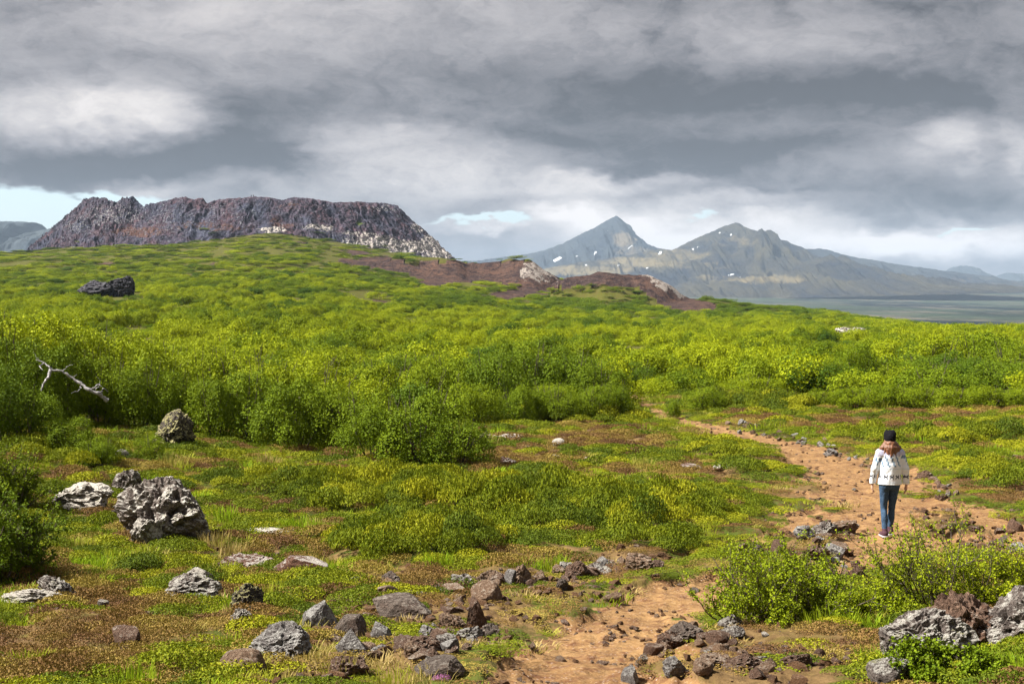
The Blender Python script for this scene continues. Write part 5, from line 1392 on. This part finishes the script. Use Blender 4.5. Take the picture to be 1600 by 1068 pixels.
def hiker():
    u_, v_ = 1392, 841
    x0, y0, z0 = on_ground(u_, v_)
    root_loc = (x0, y0, z0)
    h = .0052
    B = SDF((-.42, -.30, -.02), (.42, .36, 1.72), h)
    # legs: left planted behind, right stepping forward
    hipL, kneeL, ankL = (-.085, 0, .86), (-.082, .035, .46), (-.092, -.07, .085)
    hipR, kneeR, ankR = (.085, .01, .86), (.062, .10, .465), (.052, .15, .095)
    B.chain([hipL, kneeL, ankL], [.072, .034, .027], .015); B.chain([hipR, kneeR, ankR], [.072, .034, .027], .015)
    B.ell((-.085, -.035, .30), (.030, .034, .10), .01); B.ell((.06, .10, .31), (.030, .034, .10), .01)
    for (ax, ay, az_), s_ in ((ankL, -1), (ankR, 1)):
        B.cone((ax, ay - .02, .045), (ax + s_ * .01, ay + .13, .028), .036, .026, .02)
    B.ell((0, 0, .90), (.140, .095, .10), .04); B.cone((0, 0, .92), (0, .0, 1.06), .125, .115, .04, (1, 1.2, 1)); B.cone((0, 0, 1.06), (0, -.01, 1.27), .12, .135, .05, (1, 1.25, 1))
    B.cone((-.15, -.01, 1.36), (.15, -.01, 1.36), .055, .055, .05); B.cone((0, -.01, 1.34), (0, .01, 1.47), .06, .048, .03)
    # head with face looking along the trail
    B.ell((0, .02, 1.575), (.076, .094, .108), .015); B.ell((0, .045, 1.505), (.056, .06, .05), .02)
    B.cone((0, .108, 1.575), (0, .125, 1.548), .008, .014, .008)
    for s_ in (-1, 1):
        B.ell((s_ * .078, .01, 1.56), (.010, .020, .030), .006)
        B.ell((s_ * .031, .108, 1.583), (.016, .010, .009), .004, cut=True); B.ell((s_ * .031, .098, 1.583), (.012, .012, .011), .004)
    B.ell((0, .108, 1.515), (.024, .010, .008), .006)
    # arms and hands
    for s_ in (-1, 1):
        sh = (s_ * .185, -.01, 1.35); el_ = (s_ * .245, -.02 - s_ * .02, 1.09); wr = (s_ * .262, .03 + s_ * -.05, .855)
        B.chain([sh, el_, wr], [.052, .040, .026], .03)
        w0 = np.array(wr); dn = unit(np.array([s_ * .02, .03, -1.0])); fw = np.array([0, 1, 0.0]); side = np.array([s_, 0, 0.0])
        pm0 = w0 + dn * .02; pm1 = w0 + dn * .085
        for k in (-.024, 0, .024): B.cone(pm0 + fw * k * .7, pm1 + fw * k, .016, .013, .012)
        for k, (off, L_) in enumerate(((.030, .066), (.010, .074), (-.010, .070), (-.030, .054))):
            a_ = pm1 + fw * off; b_ = a_ + dn * L_ * .5 - side * .010; c_ = b_ + dn * L_ * .45 - side * .022
            B.chain([a_, b_, c_], [.0085, .0078, .0068], .003)
        ta = w0 + dn * .035 + fw * .028; tb = ta + dn * .035 + fw * .026 - side * .006; tc = tb + dn * .028 + fw * .008 - side * .008
        B.chain([ta, tb, tc], [.012, .010, .008], .006)
    person = link('person', B.mesh('person', M_SKIN))
    person.location = root_loc
    tag(person, 'hiker seen from behind in black hat, white patterned sweater and jeans on the trail', 'person')
    # sweater
    S = SDF((-.40, -.30, .76), (.40, .30, 1.50), .0065)
    S.cone((0, -.005, .835), (0, -.01, 1.10),  .192, .168, .03, (1, 1.22, 1)); S.cone((0, -.01, 1.10), (0, -.015, 1.27), .168, .165, .05, (1, 1.32, 1))
    S.cone((-.135, -.012, 1.345), (.135, -.012, 1.345), .085, .085, .05); S.cone((0, -.01, 1.36), (0, 0, 1.445), .09, .068, .03)
    for s_ in (-1, 1):
        S.chain([(s_ * .165, -.012, 1.345), (s_ * .240, -.02 - s_ * .02, 1.10), (s_ * .258, .02 - s_ * .045, .89)], [.070, .058, .050], .03)
        S.cone((s_ * .258, .02 - s_ * .045, .89), (s_ * .259, .022 - s_ * .045, .845), .050, .046, .01)
    S.noise(.012, 9, 5)
    zc = S.lo[2] + np.arange(S.n[2]) * S.h; S.F = np.maximum(S.F, (.848 - zc)[None, None, :].astype(np.float32))
    sw = link('sweater', S.mesh('sweater', M_KNIT, knit_cols), person)
    # jeans
    J = SDF((-.28, -.28, .06), (.28, .34, 1.0), .0065)
    J.ell((0, -.002, .89), (.166, .118, .12), .03); J.chain([hipL, kneeL, (-.092, -.068, .13)], [.090, .054, .042], .015); J.chain([hipR, kneeR, (.052, .148, .14)], [.090, .054, .042], .015)
    J.ell((-.06, -.05, .84), (.085, .075, .09), .03); J.ell((.06, -.05, .84), (.085, .075, .09), .03)
    J.ell((-.085, -.035, .30), (.050, .054, .12), .02); J.ell((.06, .10, .31), (.050, .054, .12), .02)
    J.noise(.010, 14, 8)
    zc = J.lo[2] + np.arange(J.n[2]) * J.h; J.F = np.maximum(J.F, (.118 - zc)[None, None, :].astype(np.float32))
    link('jeans', J.mesh('jeans', M_JEANS), person)
    # hat with two soft corners
    Hh = SDF((-.15, -.15, 1.47), (.15, .18, 1.78), .005)
    Hh.ell((0, .005, 1.60), (.094, .108, .118), .02); Hh.cone((-.05, 0, 1.66), (.05, 0, 1.66), .048, .048, .03)
    Hh.cone((-.05, .0, 1.69), (-.062, .0, 1.715), .026, .016, .015); Hh.cone((.045, .0, 1.69), (.056, .0, 1.71), .026, .016, .015)
    zc = Hh.lo[2] + np.arange(Hh.n[2]) * Hh.h; yc = Hh.lo[1] + np.arange(Hh.n[1]) * Hh.h
    cut = (1.515 + np.clip(yc, 0, .2) * .75)[:, None] - zc[None, :]
    Hh.F = np.maximum(Hh.F, cut[None].astype(np.float32)); Hh.noise(.004, 40, 3)
    link('hat', Hh.mesh('hat', M_HAT), person)
    # hair spread over the shoulders
    R_ = SDF((-.28, -.26, 1.26), (.28, .14, 1.62), .0055)
    R_.ell((0, -.02, 1.50), (.102, .100, .07), .02)
    g = np.random.default_rng(12)
    for i in range(64):
        t = i / 63 * 2 - 1; a = np.array([t * .085, -.075 + .07 * abs(t) ** 1.5, 1.52 + g.normal() * .01]); L_ = .125 * (1 - .35 * t * t) + g.uniform(0, .035)
        b_ = a + (t * .07 + g.normal() * .008, -.05 + .02 * abs(t), -.08); c_ = b_ + (t * .04 + g.normal() * .015, -.005 + g.normal() * .006, -L_)
        R_.chain([a, b_, c_], [.020, .017, .005], .010)
    R_.noise(.008, 22, 4)
    link('hair', R_.mesh('hair', M_HAIR), person)
    for (ax, ay, _), s_, ya in ((ankL, -1, -.06), (ankR, 1, .16)):
        Q = SDF((ax - .12, ay - .14, -.02), (ax + .12, ay + .26, .20), .005)
        Q.cone((ax, ay - .03, .055), (ax + s_ * .018, ay + .14, .038), .047, .036, .02); Q.cone((ax, ay - .015, .07), (ax, ay - .005, .135), .046, .043, .02)
        zc = Q.lo[2] + np.arange(Q.n[2]) * Q.h; Q.F = np.maximum(Q.F, np.maximum(.018 - zc, zc - .140)[None, None, :].astype(np.float32))
        sh = link('shoe', Q.mesh('shoe', M_SHOE), person)
        T = SDF((ax - .12, ay - .14, -.03), (ax + .12, ay + .26, .06), .004)
        T.cone((ax, ay - .035, .02), (ax + s_ * .018, ay + .145, .02), .052, .044, .02)
        zc = T.lo[2] + np.arange(T.n[2]) * T.h; T.F = np.maximum(T.F, np.maximum(-.004 - zc, zc - .024)[None, None, :].astype(np.float32))
        so = link('sole', T.mesh('sole', M_SOLE), sh)
    return person
hiker()
def rim_person(u, label, coat, seed):
    Y = 990.0; X = (u - 800) / F * Y
    th = math.atan2(X - CRX, -(Y - CRY)); zt = float(np.max(crater_z(np.array([th, th]), np.array([0., 1.]))))
    zt = max(zt, (VH - 308.5) / F * Y)
    B = SDF((-.4, -.3, 0), (.4, .3, 1.9), .03)
    B.chain([(-.1, 0, .9), (-.12, .05, .48), (-.13, 0, .05)], [.10, .07, .05], .03); B.chain([(.1, 0, .9), (.12, .05, .48), (.13, -.05, .05)], [.10, .07, .05], .03)
    B.cone((0, 0, .95), (0, 0, 1.35), .17, .17, .05, (1, 1.3, 1)); B.cone((-.15, 0, 1.42), (.15, 0, 1.42), .08, .08, .05); B.cone((0, 0, 1.45), (0, 0, 1.56), .06, .06, .03); B.ell((0, 0, 1.66), (.095, .11, .13), .02)
    for s_ in (-1, 1):
        B.chain([(s_ * .2, 0, 1.42), (s_ * .27, .03, 1.12), (s_ * .25, .12, .88)], [.07, .055, .045], .03); B.cone((s_ * .25, .12, .88), (s_ * .25, .14, .78), .04, .03, .02)
    p = link('person', B.mesh('person', M_SKIN)); p.location = (X, Y, zt)
    C = SDF((-.45, -.35, .6), (.45, .35, 1.7), .03)
    C.cone((0, 0, .86), (0, 0, 1.36), .22, .20, .05, (1, 1.25, 1)); C.cone((-.15, 0, 1.42), (.15, 0, 1.42), .10, .10, .05)
    for s_ in (-1, 1): C.chain([(s_ * .2, 0, 1.42), (s_ * .27, .03, 1.12), (s_ * .25, .12, .92)], [.09, .075, .065], .03)
    link('jacket', C.mesh('jacket', coat), p)
    L_ = SDF((-.4, -.3, .05), (.4, .3, 1.1), .03)
    L_.chain([(-.1, 0, .9), (-.12, .05, .48), (-.13, 0, .12)], [.125, .09, .075], .03); L_.chain([(.1, 0, .9), (.12, .05, .48), (.13, -.05, .12)], [.125, .09, .075], .03); L_.ell((0, 0, .92), (.2, .15, .13), .03)
    link('trousers', L_.mesh('trousers', M_DARKCLOTH), p)
    tag(p, label, 'person')
M_DARKCLOTH = flat_mat('dark_trouser_cloth', (.012, .012, .016), (.03, .03, .035))
M_COAT = flat_mat('dark_coat_cloth', (.02, .018, .025), (.04, .035, .045))
rim_person(393.6, 'tiny person in dark clothes on the crater rim, left of the pair', M_COAT, 1)
rim_person(396.8, 'tiny person in dark clothes on the crater rim, right of the pair', M_DARKCLOTH, 2)

# ------------------------------------------------------------ small purple thyme flowers by the trail
M_THYME = mat_leaf('thyme_flowers', [(.22, .07, .18), (.38, .16, .32)], .2)
_tm = heath_mesh('thyme_cushion', 871, 260, .16, M_THYME, .5)
for (u_, v_, s_, lb_) in ((690, 1066, .07, 'purple thyme cushion at the bottom edge left of the trail'), (772, 1012, .07, 'purple thyme cushion right of the upright pointed stone'), (1088, 984, .05, 'tiny purple thyme cushion on the rubble right of the trail')):
    x_, y_, z_ = on_ground(u_, v_)
    o_ = link('thyme', _tm, None, (x_, y_, z_)); o_.scale = (s_, s_, s_); tag(o_, lb_, 'flowers'); o_['tint'] = .6
